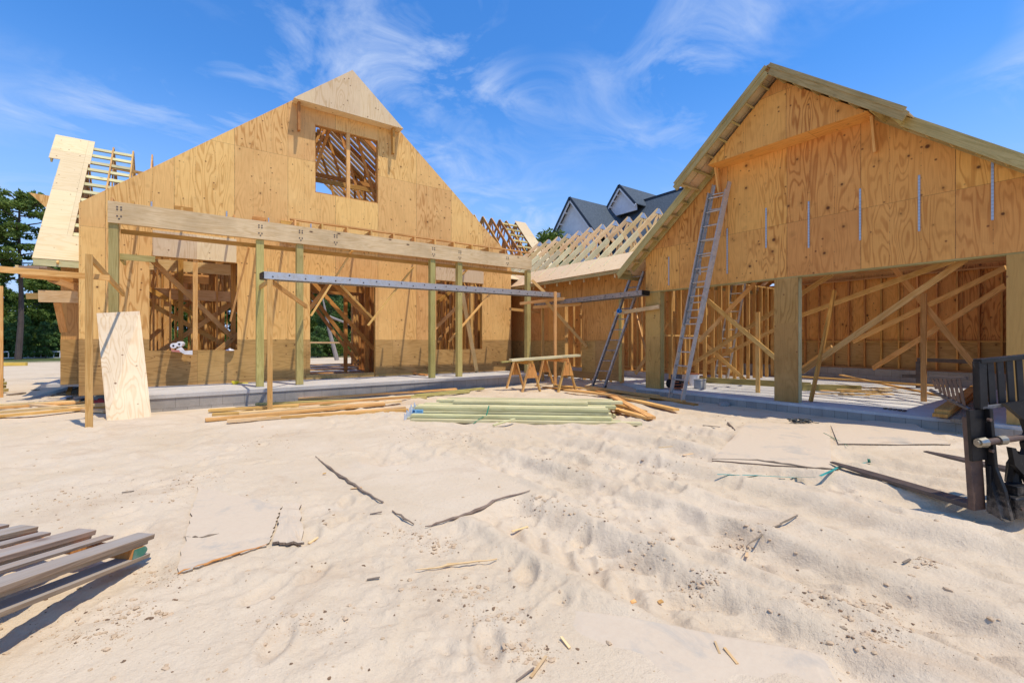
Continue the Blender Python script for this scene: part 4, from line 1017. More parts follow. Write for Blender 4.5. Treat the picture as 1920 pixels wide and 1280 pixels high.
# 2x4 with blue tape roll between ladder and garage column
m = MB(); m.beam(onX(1152, 588, 9.62), onX(1236, 575, 9.62), .04, .10); single('timber_board', m, PINEL, 'short board nailed level between the garage column and the wing wall', 'board')
p = onX(1161, 583, 9.50); m = MB()
for k in range(20):
    a = 2*math.pi*k/20; b = 2*math.pi*(k+1)/20
    q = lambda t, r, x: Vector((p.x+x, p.y+math.cos(t)*r, p.z+math.sin(t)*r))
    for r, x0, x1 in ((.058, -.04, .04), (.032, .04, -.04)): m.face([q(a, r, x0), q(b, r, x0), q(b, r, x1), q(a, r, x1)])
    m.face([q(a, .032, -.04), q(b, .032, -.04), q(b, .058, -.04), q(a, .058, -.04)]); m.face([q(a, .032, .04), q(b, .032, .04), q(b, .058, .04), q(a, .058, .04)])
single('tape_roll', m, paint('blue_tape', (.02, .22, .60), None, 4), 'bright blue roll of tape hung at the left end of a level board', 'tape roll')

# ================================================================== LOOSE LUMBER
def board(p0, p1, w, h, mat, label, group=None, name='timber_board', roll=0.):
    p0, p1 = Vector(p0), Vector(p1); m = MB(); up = Vector((0, 0, 1))
    if roll: up = Matrix.Rotation(roll, 3, (p1-p0).normalized()) @ up
    m.beam(p0, p1, w, h, up); return single(name, m, mat, label, 'board', group)
ORD = ['front', 'second', 'third', 'fourth', 'fifth', 'sixth', 'seventh', 'eighth', 'ninth', 'tenth', 'eleventh']
# mint treated stack, front centre
e = Vector((.759, -.651, 0)); n_ = Vector((.651, .759, 0)); P0 = Vector((3.10, 7.44, 0))
zb0 = gz(4.5, 6.6)
rows = [(0.0, .14, [(.05, 3.92), ]), (.16, .16, [(-.1, 3.6), (.0, 3.45)]), (.36, .19, [(-.08, 3.5), (.1, 3.3), (.0, 3.42), (.02, 3.42)]),
        (.57, .19, [(-.1, 3.4), (0, 3.5), (.05, 3.4), (.0, 3.40), ]), (.78, .19, [(0, 3.6), (0, 3.4), (-.2, 3.5), (.05, 3.6), (.62, 3.1)]), (.99, .19, [(.2, 3.4), (0, 3.5), (-.15, 3.6), (.3, 3.55), (.25, 3.75)]), (1.2, .19, [(.3, 3.4), (.1, 3.5), (.15, 3.6), (.3, 3.55), (.4, 3.6), ])]
for i, (o_, w, lay) in enumerate(rows):
    for j, (a, b) in enumerate(lay):
        jit = rnd.uniform(-.012, .012); zc = zb0+.030+j*.054; x_ = rnd.uniform(-.015, .015)
        q0 = P0+e*a+n_*(o_+jit)+Vector((0, 0, zc)); q1 = P0+e*b+n_*(o_-jit+x_)+Vector((0, 0, zc))
        lab = 'pale green treated board, %s row from the front, %s layer up, in the stack' % (ORD[i] if i else 'first', ORD[j] if j else 'lowest')
        board(q0, q1, w-.006, .046, MINT, lab, 'pale green treated lumber stack')
board(onZ(965, 785, .09), onZ(925, 797, .03), .05, .02, MINT, 'thin pale splinter lying across the front of the green stack')
q0 = P0+e*.05+n_*.02+Vector((0, 0, zb0+.10)); q1 = P0+e*.95-n_*.10+Vector((0, 0, zb0+.05))
m = MB()
for k in range(7):   # crumpled wrap over the stack end
    a = P0+e*(-.10+.01*k)+n_*(.04+.05*k)+Vector((0, 0, zb0+.01)); b = a+Vector((.02*math.sin(k*2.3), -.02, .13+.05*k*.5)); c2 = P0+e*(-.08+.015*k)+n_*(.09+.05*k)+Vector((.03*math.cos(k*3), 0, zb0+.04+.02*k)); 
    m.prism([a, b, c2], e*.012)
single('plastic_wrap', m, paint('pale_plastic', (.62, .66, .72), None, 8, rough=.3), 'torn pale plastic wrap on the left end of the green stack', 'plastic wrap')
m = MB(); a = P0+e*.02+n_*.34+Vector((0, 0, zb0+.20)); m.prism([a, a+e*.26, a+e*.26+Vector((0, 0, .075)), a+Vector((0, 0, .075))], -n_*.006)
# blue end tag on stack face
a = P0+e*(-.06)+n_*.262+Vector((0, 0, zb0+.105)); m = MB(); m.prism([a, a+e*.24, a+e*.24+Vector((0, 0, .07)), a+Vector((0, 0, .07))], -n_*.004); m.tube([a+e*.07+Vector((0, 0, .035))-n_*.004, a+e*.07+Vector((0, 0, .035))-n_*.007], .022, 12, mi=1); m.prism([a+e*.12+Vector((0, 0, .02))-n_*.004, a+e*.22+Vector((0, 0, .02))-n_*.004, a+e*.22+Vector((0, 0, .05))-n_*.004, a+e*.12+Vector((0, 0, .05))-n_*.004], -n_*.002, mi=2)
single('lumber_tag', m, [paint('tag_blue', (.25, .50, .72), None, 3), paint('tag_navy', (.02, .07, .2), None, 3), paint('tag_mid_blue', (.10, .28, .50), None, 3)], 'small light blue tag stapled at left end of the green stack', 'tag')
def ribbon(pts, w, mat, name, label, cat='strap', th=.002, lift=.012):
    m = MB(); P = [Vector(p) for p in pts]
    for i in range(len(P)-1): m.beam(P[i]+Vector((0, 0, lift)), P[i+1]+Vector((0, 0, lift)), w, th)
    return single(name, m, mat, label, cat)
TEAL = paint('teal_plastic', (.03, .36, .33), None, 5, rough=.35); DKG = paint('green_plastic', (.03, .22, .12), None, 5, rough=.35)
ribbon([P0+e*1.35+n_*.30+Vector((0, 0, zb0+.24)), P0+e*1.33+n_*.16+Vector((0, 0, zb0+.10)), P0+e*1.22-n_*.02+Vector((0, 0, zb0+.05)), P0+e*1.15-n_*.13+Vector((0, 0, zb0))], .02, DKG, 'plastic_strap', 'dark green strap curling over front of the green stack')
# natural yellow boards on the sand, left of the stack
yl = [((385, 787, 720, 757), PINE), ((426, 789, 760, 764), PINEL), ((398, 777, 655, 761), PINE), ((500, 783, 765, 768), PINE), ((392, 769, 560, 760), PINE), ((448, 775, 752, 752), PINEL), ((480, 757, 800, 745), GREEN), ((480, 764, 770, 744), PINE), ((560, 748, 855, 729), PINE), ((600, 757, 880, 734), GREEN), ((780, 741, 905, 728), GREEN)]
for i, ((a, b, c_, d), mt) in enumerate(yl):
    z = .035+.012*(i % 3); p, q = onG(a, b, z), onG(c_, d, z); z0 = max(gz(p.x, p.y), gz(q.x, q.y))
    board(p, q, .10 if i % 2 else .14, .045, mt, 'yellow board on the sand left of the green stack, %s counting away from camera' % (ORD[i] if i else 'nearest'), 'yellow boards along the porch footing')
br_ = [((1120, 733, 1250, 764), ), ((1140, 738, 1222, 783)), ((1150, 741, 1268, 768)), ((1128, 729, 1305, 759)), ((1100, 724, 1282, 752)), ((1040, 722, 1235, 742)), ((1135, 752, 1208, 772)), ((1140, 763, 1218, 784)), ((1060, 731, 1215, 748)), ((1020, 726, 1160, 740))]
for i, t_ in enumerate(br_):
    a, b, c_, d = t_[0] if isinstance(t_[0], tuple) else t_
    z = .03+.02*(i % 3); p, q = onG(a, b, z), onG(c_, d, z)
    board(p, q, .14, .045, PINE if i % 3 else PINED, 'tan board at the right end of the green stack, %s of the fanned heap' % (ORD[i] if i else 'first'), 'tan boards beside the ladder foot')
lf = [((-60, 785, 200, 762), PINE), ((-60, 777, 195, 757), PINEL), ((-60, 768, 180, 752), PINE), ((-40, 761, 150, 752), PINEL), ((60, 759, 200, 771), PINEL)]
for i, ((a, b, c_, d), mt) in enumerate(lf):
    z = .04+.02*(i % 2); board(onG(a, b, z), onG(c_, d, z), .13, .045, mt, 'long pale board at the left edge before the leaning sheet, %s from the camera' % (ORD[i] if i else 'first'), 'boards by the leaning sheet')
for i, (z, s) in enumerate(((.05, 0), (.14, -4), (.23, -3), (.32, -7))):
    p = onZ(-40, 712, 0); a = atD(-60, 12.0, z); b = atD(12+s, 12.3, z); board(a, b, .20, .075, GREEN, 'thick treated timber cut off by the left edge, %s from the bottom' % (ORD[i] if i else 'lowest'), 'treated timbers stacked at the left edge')
board(onG(-60, 683, .1), onG(50, 682, .1), .25, .18, lumber('yellow_board', (.80, .60, .12), (.62, .42, .08), knots=0), 'long yellow board lying far off at the left edge')
board(onZ(640, 683, .36), onZ(800, 703, .36), .09, .036, PINED, 'long board lying flat from the doorway across the porch')
board(onZ(560, 694, .345), onZ(700, 689, .345), .09, .03, PINE, 'board lying just inside the entrance doorway')
board(onG(128, 738, .02), onG(146, 690, .55), .09, .036, PINE, 'short board propped against the foot of the house corner')
# garage floor timber
board(onZ(1300, 712, GS+.06), onZ(1520, 724, GS+.06), .09, .19, GREEN, 'long treated timber on edge across the garage floor')
board(onZ(1500, 727, GS+.06), onZ(1614, 730, GS+.06), .09, .19, GREEN, 'treated timber lying left of the scrap heap in garage')
board(onZ(1500, 706, GS+.22), onZ(1770, 724, GS+.22), .14, .04, PINE, 'long pale board across the garage floor behind the scrap heap')
board(onZ(1576, 703, GS+.24), onZ(1780, 745, GS+.04), .09, .036, PINE, 'thin board sloping off the scrap heap toward the forks')
for i in range(13):
    cx, cy = rnd.uniform(1555, 1660), rnd.uniform(727, 742); p = onZ(cx, cy, GS+.03+.02*(i % 3)); a = rnd.uniform(-.35, .35)-.95; L = rnd.uniform(.4, 1.1); d = Vector((math.cos(a), math.sin(a), 0))*L/2
    board(p-d, p+d, rnd.uniform(.04, .12), .02, rnd.choice((PINE, PINEL)), 'splintered offcut in the scrap heap on the garage floor', 'offcuts on the garage floor', 'wood_offcut')
for i, (a, b, c_, d, z, mt) in enumerate(((1762, 779, 1832, 733, .08, PINED), (1766, 771, 1830, 725, .13, PINED), (1797, 789, 1850, 742, .03, BARK))):
    board(onZ(a, b, GS+z), onZ(c_, d, GS+z), .17, .05, mt, ('lower', 'upper', 'flat weathered')[i]+' short thick board on the slab edge beside the black forks', 'boards beside the forks')

# ================================================================== LEANING SHEET
def leaning():
    b0, b1 = onG(200, 787), onG(284, 781); t0, t1 = atD(181, 8.9, 0), atD(262, 8.95, 0)
    t0.z = EYE+(640-587)*8.9/FPX; t1.z = EYE+(640-583)*8.95/FPX; b0.z -= .02; b1.z -= .02
    n = (b1-b0).cross(t0-b0).normalized(); m = MB(); w = (b1-b0).length; h = (t0-b0).length
    P = [b0, b1, t1, t0]; UV = {0: (0, 0), 1: (w, 0), 2: (w, h), 3: (0, h)}; idx = {tuple(p): i for i, p in enumerate(P)}
    m.prism(P, -n*.015, uvf=lambda p: min(((p-P[i]).length, UV[i]) for i in range(4))[1])
    single('plywood_sheet', m, plywood('leaning_plywood', (.80, .62, .40), (.62, .40, .20), seam=0, knots=.5, lines=False, grain=1.25, weather=.3), 'tall pale plywood offcut leaning against the leftmost porch post', 'plywood sheet')
leaning()

# ================================================================== SHEETS LYING IN THE SAND
DUST = NT('dusty_plywood'); tc = DUST.n('ShaderNodeTexCoord').outputs['Object']; a_ = DUST.noise(tc, 2.2, 6, .7, .6); b_ = DUST.noise(tc, 30, 4, .6)
cc = DUST.mix(DUST.rng(a_, .34, .46), (.47, .405, .32), (.61, .485, .345)); cc = DUST.mix(DUST.rng(b_, .4, .8, 0, .4), cc, (.55, .42, .29)); DUST.bump(b_, .3, .01); DUST = DUST.done(cc, .95, .1)
def ground_sheet(q, label, th=.016, lift=.012, n=22, curl=0., ragged=0., bury=6.):
    q = [Vector(p) for p in q]; m = MB(); g = []
    for i in range(n+1):
        row = []
        for j in range(n+1):
            u, v = i/n, j/n; p = q[0]*(1-u)*(1-v)+q[1]*u*(1-v)+q[2]*u*v+q[3]*(1-u)*v
            if ragged and (i in (0, n) or j in (0, n)): p = p+Vector((rnd.uniform(-1, 1), rnd.uniform(-1, 1), 0))*ragged
            ed = min(u, v, 1-u, 1-v)
            z = gz(p.x, p.y)+lift+curl*max(0, .2-ed)*(.5+vnoise(np.float64(p.x*2), np.float64(p.y*2), 3))-.012*max(0., float(fbm(np.float64(p.x*1.6), np.float64(p.y*1.6), 12, 3)))*bury
            row.append(Vector((p.x, p.y, z)))
        g.append(row)
    dn = Vector((0, 0, -th))
    for i in range(n):
        for j in range(n): m.face([g[i][j], g[i+1][j], g[i+1][j+1], g[i][j+1]])
    for i in range(n):
        for a, b in ((g[i][0], g[i+1][0]), (g[i+1][n], g[i][n]), (g[0][i+1], g[0][i]), (g[n][i], g[n][i+1])): m.face([a, b, b+dn, a+dn], mi=1)
    o = single('plywood_sheet', m, [DUST, BARK], label, 'plywood sheet', merge=True); return o
ground_sheet(SQ[0], 'sand-dusted sheet lying flat in front of the garage, left of the green strap', lift=.014)
ground_sheet(SQ[1], 'thin dusty sheet lying flat just before the garage slab', lift=.02)
ground_sheet(SQ[2], 'broken sand-covered sheet near the pallet, left half with torn edges', lift=.016, ragged=.012)
ground_sheet([onZ(a, b, .03) for a, b in ((532, 945), (562, 945), (568, 1020), (512, 1019))], 'grey triangular sheet fragment beside the broken half-buried sheet', lift=.03, ragged=.01, n=8)
ground_sheet(SQ[3], 'half-buried dusty sheet with tyre prints at the bottom of the photo', lift=.007, bury=9.)

# ================================================================== STICKS AND SCRAP ON THE SAND
def stick(pix, rads, label, mat=BARK, name='stick', flat=.55, lift=.012, cat='stick'):
    P = [onG(a, b, lift) for a, b in pix]; Q = []
    for i in range(len(P)-1):
        for k in range(5):
            t = k/5; p = P[i].lerp(P[i+1], t); Q.append(p+Vector((rnd.uniform(-1, 1)*.006, rnd.uniform(-1, 1)*.006, rnd.uniform(-.003, .008))))
    Q.append(P[-1]); R_ = [np.interp(i/(len(Q)-1), np.linspace(0, 1, len(rads)), rads)*rnd.uniform(.6, 1.05) for i in range(len(Q))]
    m = MB(); m.tube(Q, R_, 6); return single(name, m, mat, label, cat, merge=True)
stick(((592, 856), (640, 893), (680, 920), (718, 941)), (.008, .016, .013, .008), 'dark bark strip running diagonally on open sand, far end nearest the lumber')
stick(((735, 957), (776, 982)), (.006, .010, .005), 'short dark strip meeting two others at a point on the sand')
stick(((798, 987), (850, 972), (900, 955), (930, 937), (994, 919)), (.006, .014, .017, .012, .006), 'dark curved strip rising to the right in the middle of the sand')
stick(((1335, 861), (1420, 863), (1500, 874), (1572, 881)), (.010, .017, .013, .008), 'dark strip along the near edge of the flat sheet by the forks')
stick(((778, 1068), (840, 1060), (932, 1047)), (.003, .010, .004), 'pale sharp splinter of wood in the foreground sand', PINEL, cat='splinter', name='splinter')
stick(((1400, 1024), (1436, 995), (1460, 985), (1495, 966)), (.003, .011, .009, .006), 'grey driftwood-like stick alone on the rutted sand at right')
stick(((1545, 812), (1590, 836)), (.004, .006, .003), 'thin green-grey twig crossing the corner of flat sheets', DKG)
stick(((1572, 831), (1680, 830), (1782, 832)), (.005, .006, .005), 'long thin brown rod along the near edge of thin sheet')
stick(((1365, 793), (1378, 806)), (.02, .012), 'short dark wood chip at the left corner of flat sheet')
stick(((332, 1074), (400, 1052), (500, 1020)), (.004, .009, .004), 'thin splintered edge strip below the broken sheet', PINED)
stick(((345, 1006), (380, 1008), (445, 992)), (.003, .012, .003), 'dark split running across the broken half-buried sheet')
ribbon([onG(1345, 891), onG(1420, 893), onG(1490, 897), onG(1528, 896)], .018, TEAL, 'plastic_strap', 'teal plastic strap lying straight on the sand')
ribbon([onG(1538, 894), onG(1560, 884), onG(1572, 877), onG(1600, 872), onG(1630, 868), onG(1629, 862)], .028, TEAL, 'plastic_strap', 'twisted teal strap passing under the fork tip')
for i, (x_, y_) in enumerate(((608, 888), (492, 800), (1187, 1129), (1238, 1129))):
    p = onG(x_, y_, .01); m = MB(); m.prism([p+Vector((-.018, -.006, 0)), p+Vector((.012, -.014, .003)), p+Vector((.02, .007, .004)), p+Vector((-.009, .012, .002))], (0, 0, .006), uvf=lambda q: (q.x, q.y))
    single('wood_chip', m, PINE, ('orange chip of wood near the long dark strip', 'blue-grey chip on the sand below the yellow boards', 'orange chip in the bottom foreground', 'small orange chip beside another in the foreground')[i], 'wood chip')
for i, (x_, y_, L_, a_) in enumerate(((545, 951, .16, .4), (590, 1012, .11, 1.2), (668, 915, .10, 0.), (705, 962, .09, .3), (975, 992, .14, .5), (1060, 1205, .12, 2.), (700, 1085, .07, .1), (1400, 1040, .06, 1.), (1010, 1250, .22, 1.0), (985, 1265, .16, .7), (1345, 1215, .12, 1.4), (1370, 1230, .15, 1.7), (240, 922, .09, .2), (1248, 838, .18, .1), (1290, 852, .14, .3), (1700, 1052, .08, .4), (170, 1075, .1, .9))):
    p = onG(x_, y_, .006); d_ = Vector((math.cos(a_-.6), math.sin(a_-.6), 0))*L_*(.5 if y_ < 1150 else .3); m = MB(); m.beam(p-d_, p+d_+Vector((0, 0, .008)), (.012+.006*(i % 3))*(1 if y_ < 1150 else .5), .005)
    single('wood_splinter', m, PINEL if i % 3 else BARK, 'small splinter of wood lying on the open sand', 'splinter', 'splinters scattered on the sand')
# rope heap
def rope():
    c = onG(1500, 793); m = MB(); pts = []
    ex = Vector((CA, -SA, 0)); ey = Vector((SA, CA, 0))
    for k in range(190):
        t = k*.33; pts.append(c+ex*(.13*math.sin(t*.29+.6)+.05*math.sin(t*1.7))+ey*(.05*math.cos(t*1.3)+.03*math.sin(t*.77))+Vector((0, 0, .02+.022*(1+math.sin(t*.9)))))
    m.tube(pts, .0085, 5); o = single('rope_heap', m, paint('black_rope', (.03, .035, .035), (.10, .11, .11), 60), 'tangled heap of black cord on the flat sheet', 'rope', merge=True)
    pts = [c+ex*(.14+.03*k)+ey*(.05*math.sin(k*1.1))+Vector((0, 0, .012)) for k in range(6)]; m = MB(); m.tube(pts, .006, 5); q = m.build('loose_end', paint('black_rope_end', (.04, .045, .045), None, 60), o); q.location = -o.location
rope()
# clods and crumbs of sand: uncountable
def crumbs(name, n, seed, mat, kindlabel, smin, smax, clusters):
    r = np.random.default_rng(seed); V = []; F = []
    bm = bmesh.new(); bmesh.ops.create_icosphere(bm, subdivisions=1, radius=1); base = np.array([v.co[:] for v in bm.verts]); tri = [tuple(v.index for v in f.verts) for f in bm.faces]; bm.free(); nb = len(base)
    for k in range(n):
        if clusters and r.random() < .75:
            cx, cy, rx = clusters[r.integers(len(clusters))]; c = onZ(cx+r.normal()*rx, cy+r.normal()*rx*.28, 0)
        else: 
            c = onZ(r.uniform(-60, 1980), 800+480*r.random()**1.3, 0)
        if c.y < -3: continue
        s = smin+(smax-smin)*r.random()**7; z = gz(c.x, c.y)
        sh = base*(1+r.uniform(-.35, .35, (nb, 1)))*np.array([r.uniform(.8, 1.6), r.uniform(.8, 1.6), r.uniform(.5, .9)])*s*.85
        a = r.uniform(0, 6.28); ca, sa = math.cos(a), math.sin(a); x, y = sh[:, 0]*ca-sh[:, 1]*sa, sh[:, 0]*sa+sh[:, 1]*ca
        i = len(V); V += [(c.x+x[q], c.y+y[q], z+sh[q, 2]+s*.1) for q in range(nb)]; F += [tuple(i+t for t in tt) for tt in tri]
    me = bpy.data.meshes.new(name); me.from_pydata(V, [], F); me.materials.append(mat); me.update(); o = bpy.data.objects.new(name, me); COL.objects.link(o)
    o['kind'] = 'stuff'; o['label'] = kindlabel; o['category'] = 'debris'; return o
CL = [(490, 832, 30), (790, 818, 30), (880, 822, 30), (230, 930, 60), (110, 945, 50), (350, 905, 40), (1010, 945, 30), (1130, 970, 45), (1200, 1030, 50), (1310, 1085, 30), (860, 1110, 50), (300, 1080, 40), (240, 1150, 50), (170, 1195, 50), (1390, 1000, 30), (1640, 1110, 40), (1680, 1150, 45), (1540, 1130, 40), (1640, 1200, 40), (1060, 870, 60), (930, 1160, 50), (980, 1230, 40), (760, 1000, 30), (820, 1020, 30), (1750, 1050, 20), (560, 1170, 60), (1350, 760, 60), (1330, 830, 60), (1230, 870, 50)]
CLOD = paint('damp_sand_clod', (.58, .42, .27), (.46, .33, .20), 25, .4, .7, .95, .1, .3)
crumbs('sand_clods', 4200, 3, CLOD, 'crumbs and clods of damp sand scattered over the yard', .003, .017, CL)
crumbs('wood_crumbs', 2200, 5, paint('wood_crumb', (.22, .13, .07), (.12, .08, .05), 30, rough=.9), 'dark bits of bark and wood scattered over the sand', .002, .010, CL)

# ================================================================== SAWHORSES
def sawhorse(label, near, far, zt=.79):
    near, far = Vector(near), Vector(far); T = Th('sawhorse', label, 'sawhorse', (near+far)/2, 'sawhorses beside the porch')
    ax = (far-near).normalized(); s_ = ax.cross(Vector((0, 0, 1))).normalized(); g = min(near.z, far.z)
    a = Vector((near.x, near.y, zt)); b = Vector((far.x, far.y, zt)); m = MB(); m.beam(a-ax*.08, b+ax*.08, .05, .10); T.part('top_rail', m, PINED)
    for e_ in (near, far):
        for q in (-1, 1):
            tp = Vector((e_.x, e_.y, zt-.02))+s_*q*.04; ft = e_+s_*q*.27; ft.z = gz(ft.x, ft.y)-.02; m = MB(); m.beam(ft, tp, .038, .085, ax); T.part('leg', m, PINE)
        sg = -1 if e_ is near else 1; p = Vector((e_.x, e_.y, 0))+ax*sg*.05
        m = MB(); m.prism([p+s_*-.055+Vector((0, 0, zt-.02)), p+s_*.055+Vector((0, 0, zt-.02)), p+s_*.17+Vector((0, 0, zt-.40)), p-s_*.17+Vector((0, 0, zt-.40))], ax*sg*.012); T.part('gusset', m, PLYG)
sawhorse('left sawhorse carrying pale boards in front of the porch end', atD(996, 12.2, 0), atD(966, 13.2, 0))
sawhorse('right sawhorse with plywood gusset carrying the same pale boards', atD(1063, 12.4, 0), atD(1022, 13.7, 0), .84)
board(atD(957, 12.3, .855), atD(1085, 13.0, .965), .24, .06, PALET, 'pale green board resting on both sawhorses, upper one')
board(atD(940, 12.45, .80), atD(1062, 13.0, .895), .14, .036, GREEN, 'greenish board under the pale one across the sawhorses')

# ================================================================== PALLET
def pallet():
    C = Vector((-.164, 3.59, .17)); ex = Vector((-.544, -.833, .165)).normalized(); ny = Vector((-.833, .544, .10)); ny = (ny-ex*ny.dot(ex)).normalized(); nz = ny.cross(ex).normalized()
    if nz.z < 0: nz = -nz
    t = thing('pallet', 'weathered grey wooden pallet at the lower left with a green painted block end', 'pallet'); t.matrix_world = Matrix((( -ex.x, ny.x, nz.x, C.x), (-ex.y, ny.y, nz.y, C.y), (-ex.z, ny.z, nz.z, C.z), (0, 0, 0, 1)))
    # local: x toward the right end (0 = right end), y away, z up; top at 0
    g = paint('green_end_paint', (.05, .22, .14), (.20, .30, .24), 14)
    for y0, w, x1, th, tag_ in ((.0, .105, 0, .030, 0), (.20, .06, -.06, .018, 1), (.34, .11, -.02, .030, 0), (.535, .06, -.1, .018, 1), (.66, .11, -.05, .03, 0), (.86, .06, -.02, .02, 1), (.99, .11, 0, .03, 0)):
        m = MB(); m.box((-1.25, y0, -th-(.012 if tag_ else 0)), (x1, y0+w, -(.012 if tag_ else 0)), axis=0); m.build('deck_board', GRAYW, t, bevel=.003)
    for y0 in (.0, .34, .66, .99):
        m = MB(); m.box((-1.25, y0+.008, -.052), (-.035, y0+.095, -.0315), axis=0); m.build('support_board', GRAYW, t, bevel=.002)
    for x in (-.10, -1.02, -1.19):
        m = MB()
        n = 10; prof = [(x-.055, -.053), (x+.03, -.053)]+[(x+.03+.025*math.sin(math.pi*k/n), -.053-.055*k/n) for k in range(1, n)]+[(x+.03, -.108), (x-.055, -.108)]
        m.prism([Vector((a, .0, b)) for a, b in prof], (0, 1.08, 0), uvf=lambda p: (p.x, p.z)); b_ = m.build('stringer', PINED, t)
        m = MB(); m.prism([Vector((a, -.001, b)) for a, b in prof], (0, .0008, 0), uvf=lambda p: (p.x, p.z)); m.v = [(a, b-.002, c) for a, b, c in m.v]; m.build('painted_end', g, b_)
    for y0 in (.0, .48, .98):
        m = MB(); m.box((-1.25, y0-.005, -.134), (-.012, y0+.10, -.109), axis=0); m.build('bottom_board', GRAYW, t, bevel=.003)
pallet()
p = Vector((-1.02, 2.75, gz(-1.02, 2.75))); m = MB(); m.box(p-Vector((.12, .05, .03)), p+Vector((.12, .05, .22))); single('timber_block', m, GRAYW, 'grey block propping up the raised side of the pallet, outside the frame', 'block')

# ================================================================== FORK ATTACHMENT
def forks():
    t = thing('fork_attachment', 'black steel pallet fork attachment standing on the sand at the right edge', 'fork attachment', (5.10, .84, .035), 0)
    t.rotation_euler = (0, R(-4.5), R(-28))
    P = lambda nm, m, mt, par=None, bv=.004: m.build(nm, mt, par or t, bevel=bv)
    def tine(x, tip, z=0.):
        m = MB()
        prof = [(0, z), (0, z+.05), (tip*.55, z+.04), (tip*.93, z+.020), (tip, z+.008), (tip*.93, z), (tip*.5, z-.004)]
        # tapered blade
        n = 8
        def sec(y):
            f = y/tip; w = .055*(1 if f < .7 else 1-.62*((f-.7)/.3)**1.3); h = .045*(1-.72*f); return w, h
        R_ = []
        for k in range(n+1):
            y = tip*k/n; w, h = sec(y); R_.append([Vector((x-w, y, z)), Vector((x+w, y, z)), Vector((x+w, y, z+h)), Vector((x-w, y, z+h))])
        for k in range(n):
            for q in range(4): m.face([R_[k][q], R_[k][(q+1) % 4], R_[k+1][(q+1) % 4], R_[k+1][q]])
        m.face(R_[0][::-1]); m.face(R_[-1])
        b = m.build('tine', STEELB, t, merge=True, bevel=.004)
        m = MB(); m.box((x-.055, -.045, z), (x+.055, .0, z+.74)); m.build('shank', RUST, b, bevel=.004); return b
    tine(-.0, 1.38); tine(.92, 1.16, .07)
    # side plate, narrow above and flaring at the foot
    m = MB(); m.prism([(.062, -.05, .80), (.062, -.11, .80), (.062, -.12, .35), (.062, -.17, .18), (.062, -.20, -.03), (.062, -.05, -.03)], (.03, 0, 0), uvf=lambda p: (p.y, p.z)); P('side_plate', m, BLACK)
    m = MB(); m.box((-.075, -.075, .40), (.06, -.048, .80)); P('upper_plate', m, BLACK)
    m = MB(); m.prism([(.045, -.10, .36), (.08, -.10, .36), (.10, -.18, .14), (.11, -.20, -.035), (.02, -.20, -.035), (.02, -.10, .0)], (0, .03, 0), uvf=lambda p: (p.x, p.z)); P('foot_plate', m, BLACK)
    m = MB(); m.box((.115, -.205, -.03), (1.5, -.06, .13), axis=0); P('lower_crossbar', m, BLACK, None, .012)
    m = MB(); m.prism([(.18, -.06, .131), (.30, -.06, .131), (.30, -.17, .131), (.18, -.17, .131)], (0, 0, .07), uvf=lambda p: (p.x, p.y)); P('crossbar_bracket', m, BLACK)
    m = MB(); m.tube([(-.03, -.12, .555), (1.45, -.12, .56)], .024, 14); sh = m.build('fork_shaft', RUST, t, smooth=False)
    m = MB(); m.tube([(-.075, -.12, .555), (-.015, -.12, .555)], [.034, .040], 10); m.build('shaft_nut', CHROME, sh)
    m = MB(); m.tube([(.10, -.12, .555), (.16, -.12, .555)], [.036, .036], 16); m.build('shaft_collar', CHROME, sh)
    m = MB(); m.tube([(-.09, -.12, .555), (-.075, -.12, .555)], .022, 12); m.build('shaft_cap', CHROME, sh)
    # hook plate
    hk = [(.22, .84), (.46, .84), (.62, .62), (.62, .10), (.42, .12), (.36, .26), (.27, .36), (.25, .50), (.29, .49), (.31, .44), (.36, .43), (.38, .47), (.37, .52), (.41, .60), (.38, .70)]
    m = MB(); m.prism([(a-.07, -.15, b) for a, b in hk], (0, .035, 0), uvf=lambda p: (p.x, p.z)); P('hook_plate', m, BLACK, None, 0)
    # guard
    m = MB(); m.box((.03, -.10, 1.155), (1.35, -.04, 1.19), axis=0); gd = P('guard_top_bar', m, BLACK)
    m = MB(); m.box((.02, -.095, .80), (1.35, -.045, .825), axis=0); P('guard_bottom_bar', m, paint('worn_black_paint', (.05, .052, .06), (.20, .20, .21), 9, .4, .7), gd)
    m = MB(); m.beam((.035, -.07, .80), (.05, -.07, 1.17), .07, .05, (0, 1, 0)); P('guard_end_post', m, BLACK, gd)
    for k in range(12):
        x = .145+k*.088; m = MB(); m.beam((x, -.07, .826), (x, -.07, 1.153), .060, .012, (0.0, 1, 0)); P('guard_slat', m, BLACK, gd, .002)
    for x_ in (.16, .36, .75, 1.1):
        m = MB(); m.tube([(x_, -.215, .05), (x_, -.203, .05)], .016, 6); P('bolt', m, RUST, None, 0)
    for z_ in (.48, .72):
        m = MB(); m.tube([(.052, -.10, z_), (.052, -.122, z_)], .014, 6); P('bolt', m, RUST, None, 0)
    m = MB(); m.tube([(.50, -.14, .95), (.56, -.22, .80), (.52, -.24, .60), (.60, -.20, .45), (.8, -.2, .40)], .014, 8); P('hydraulic_hose', m, BLACK, None, 0)
    m = MB(); m.tube([(.30, -.06, .19), (.30, -.06, .34), (.33, -.08, .44)], [.05, .035, .02], 8); P('pivot_lug', m, BLACK, None, 0)
    # side grille
    for k in range(7):
        y = .0+k*.034; z0 = .80+.012*k+max(0, k-3)*.02; m = MB(); m.beam((-.02, y, z0), (-.03, y+.02, 1.04-.004*k), .006, .022, (0, 1, 0)); P('grille_slat', m, RUST, gd, 0)
    for z0, z1 in ((.80, .92), (1.045, 1.03)):
        m = MB(); m.beam((-.02, -.03, z0-.005), (-.03, .25, z1), .02, .02); P('grille_rail', m, STEELB, gd, 0)
forks()
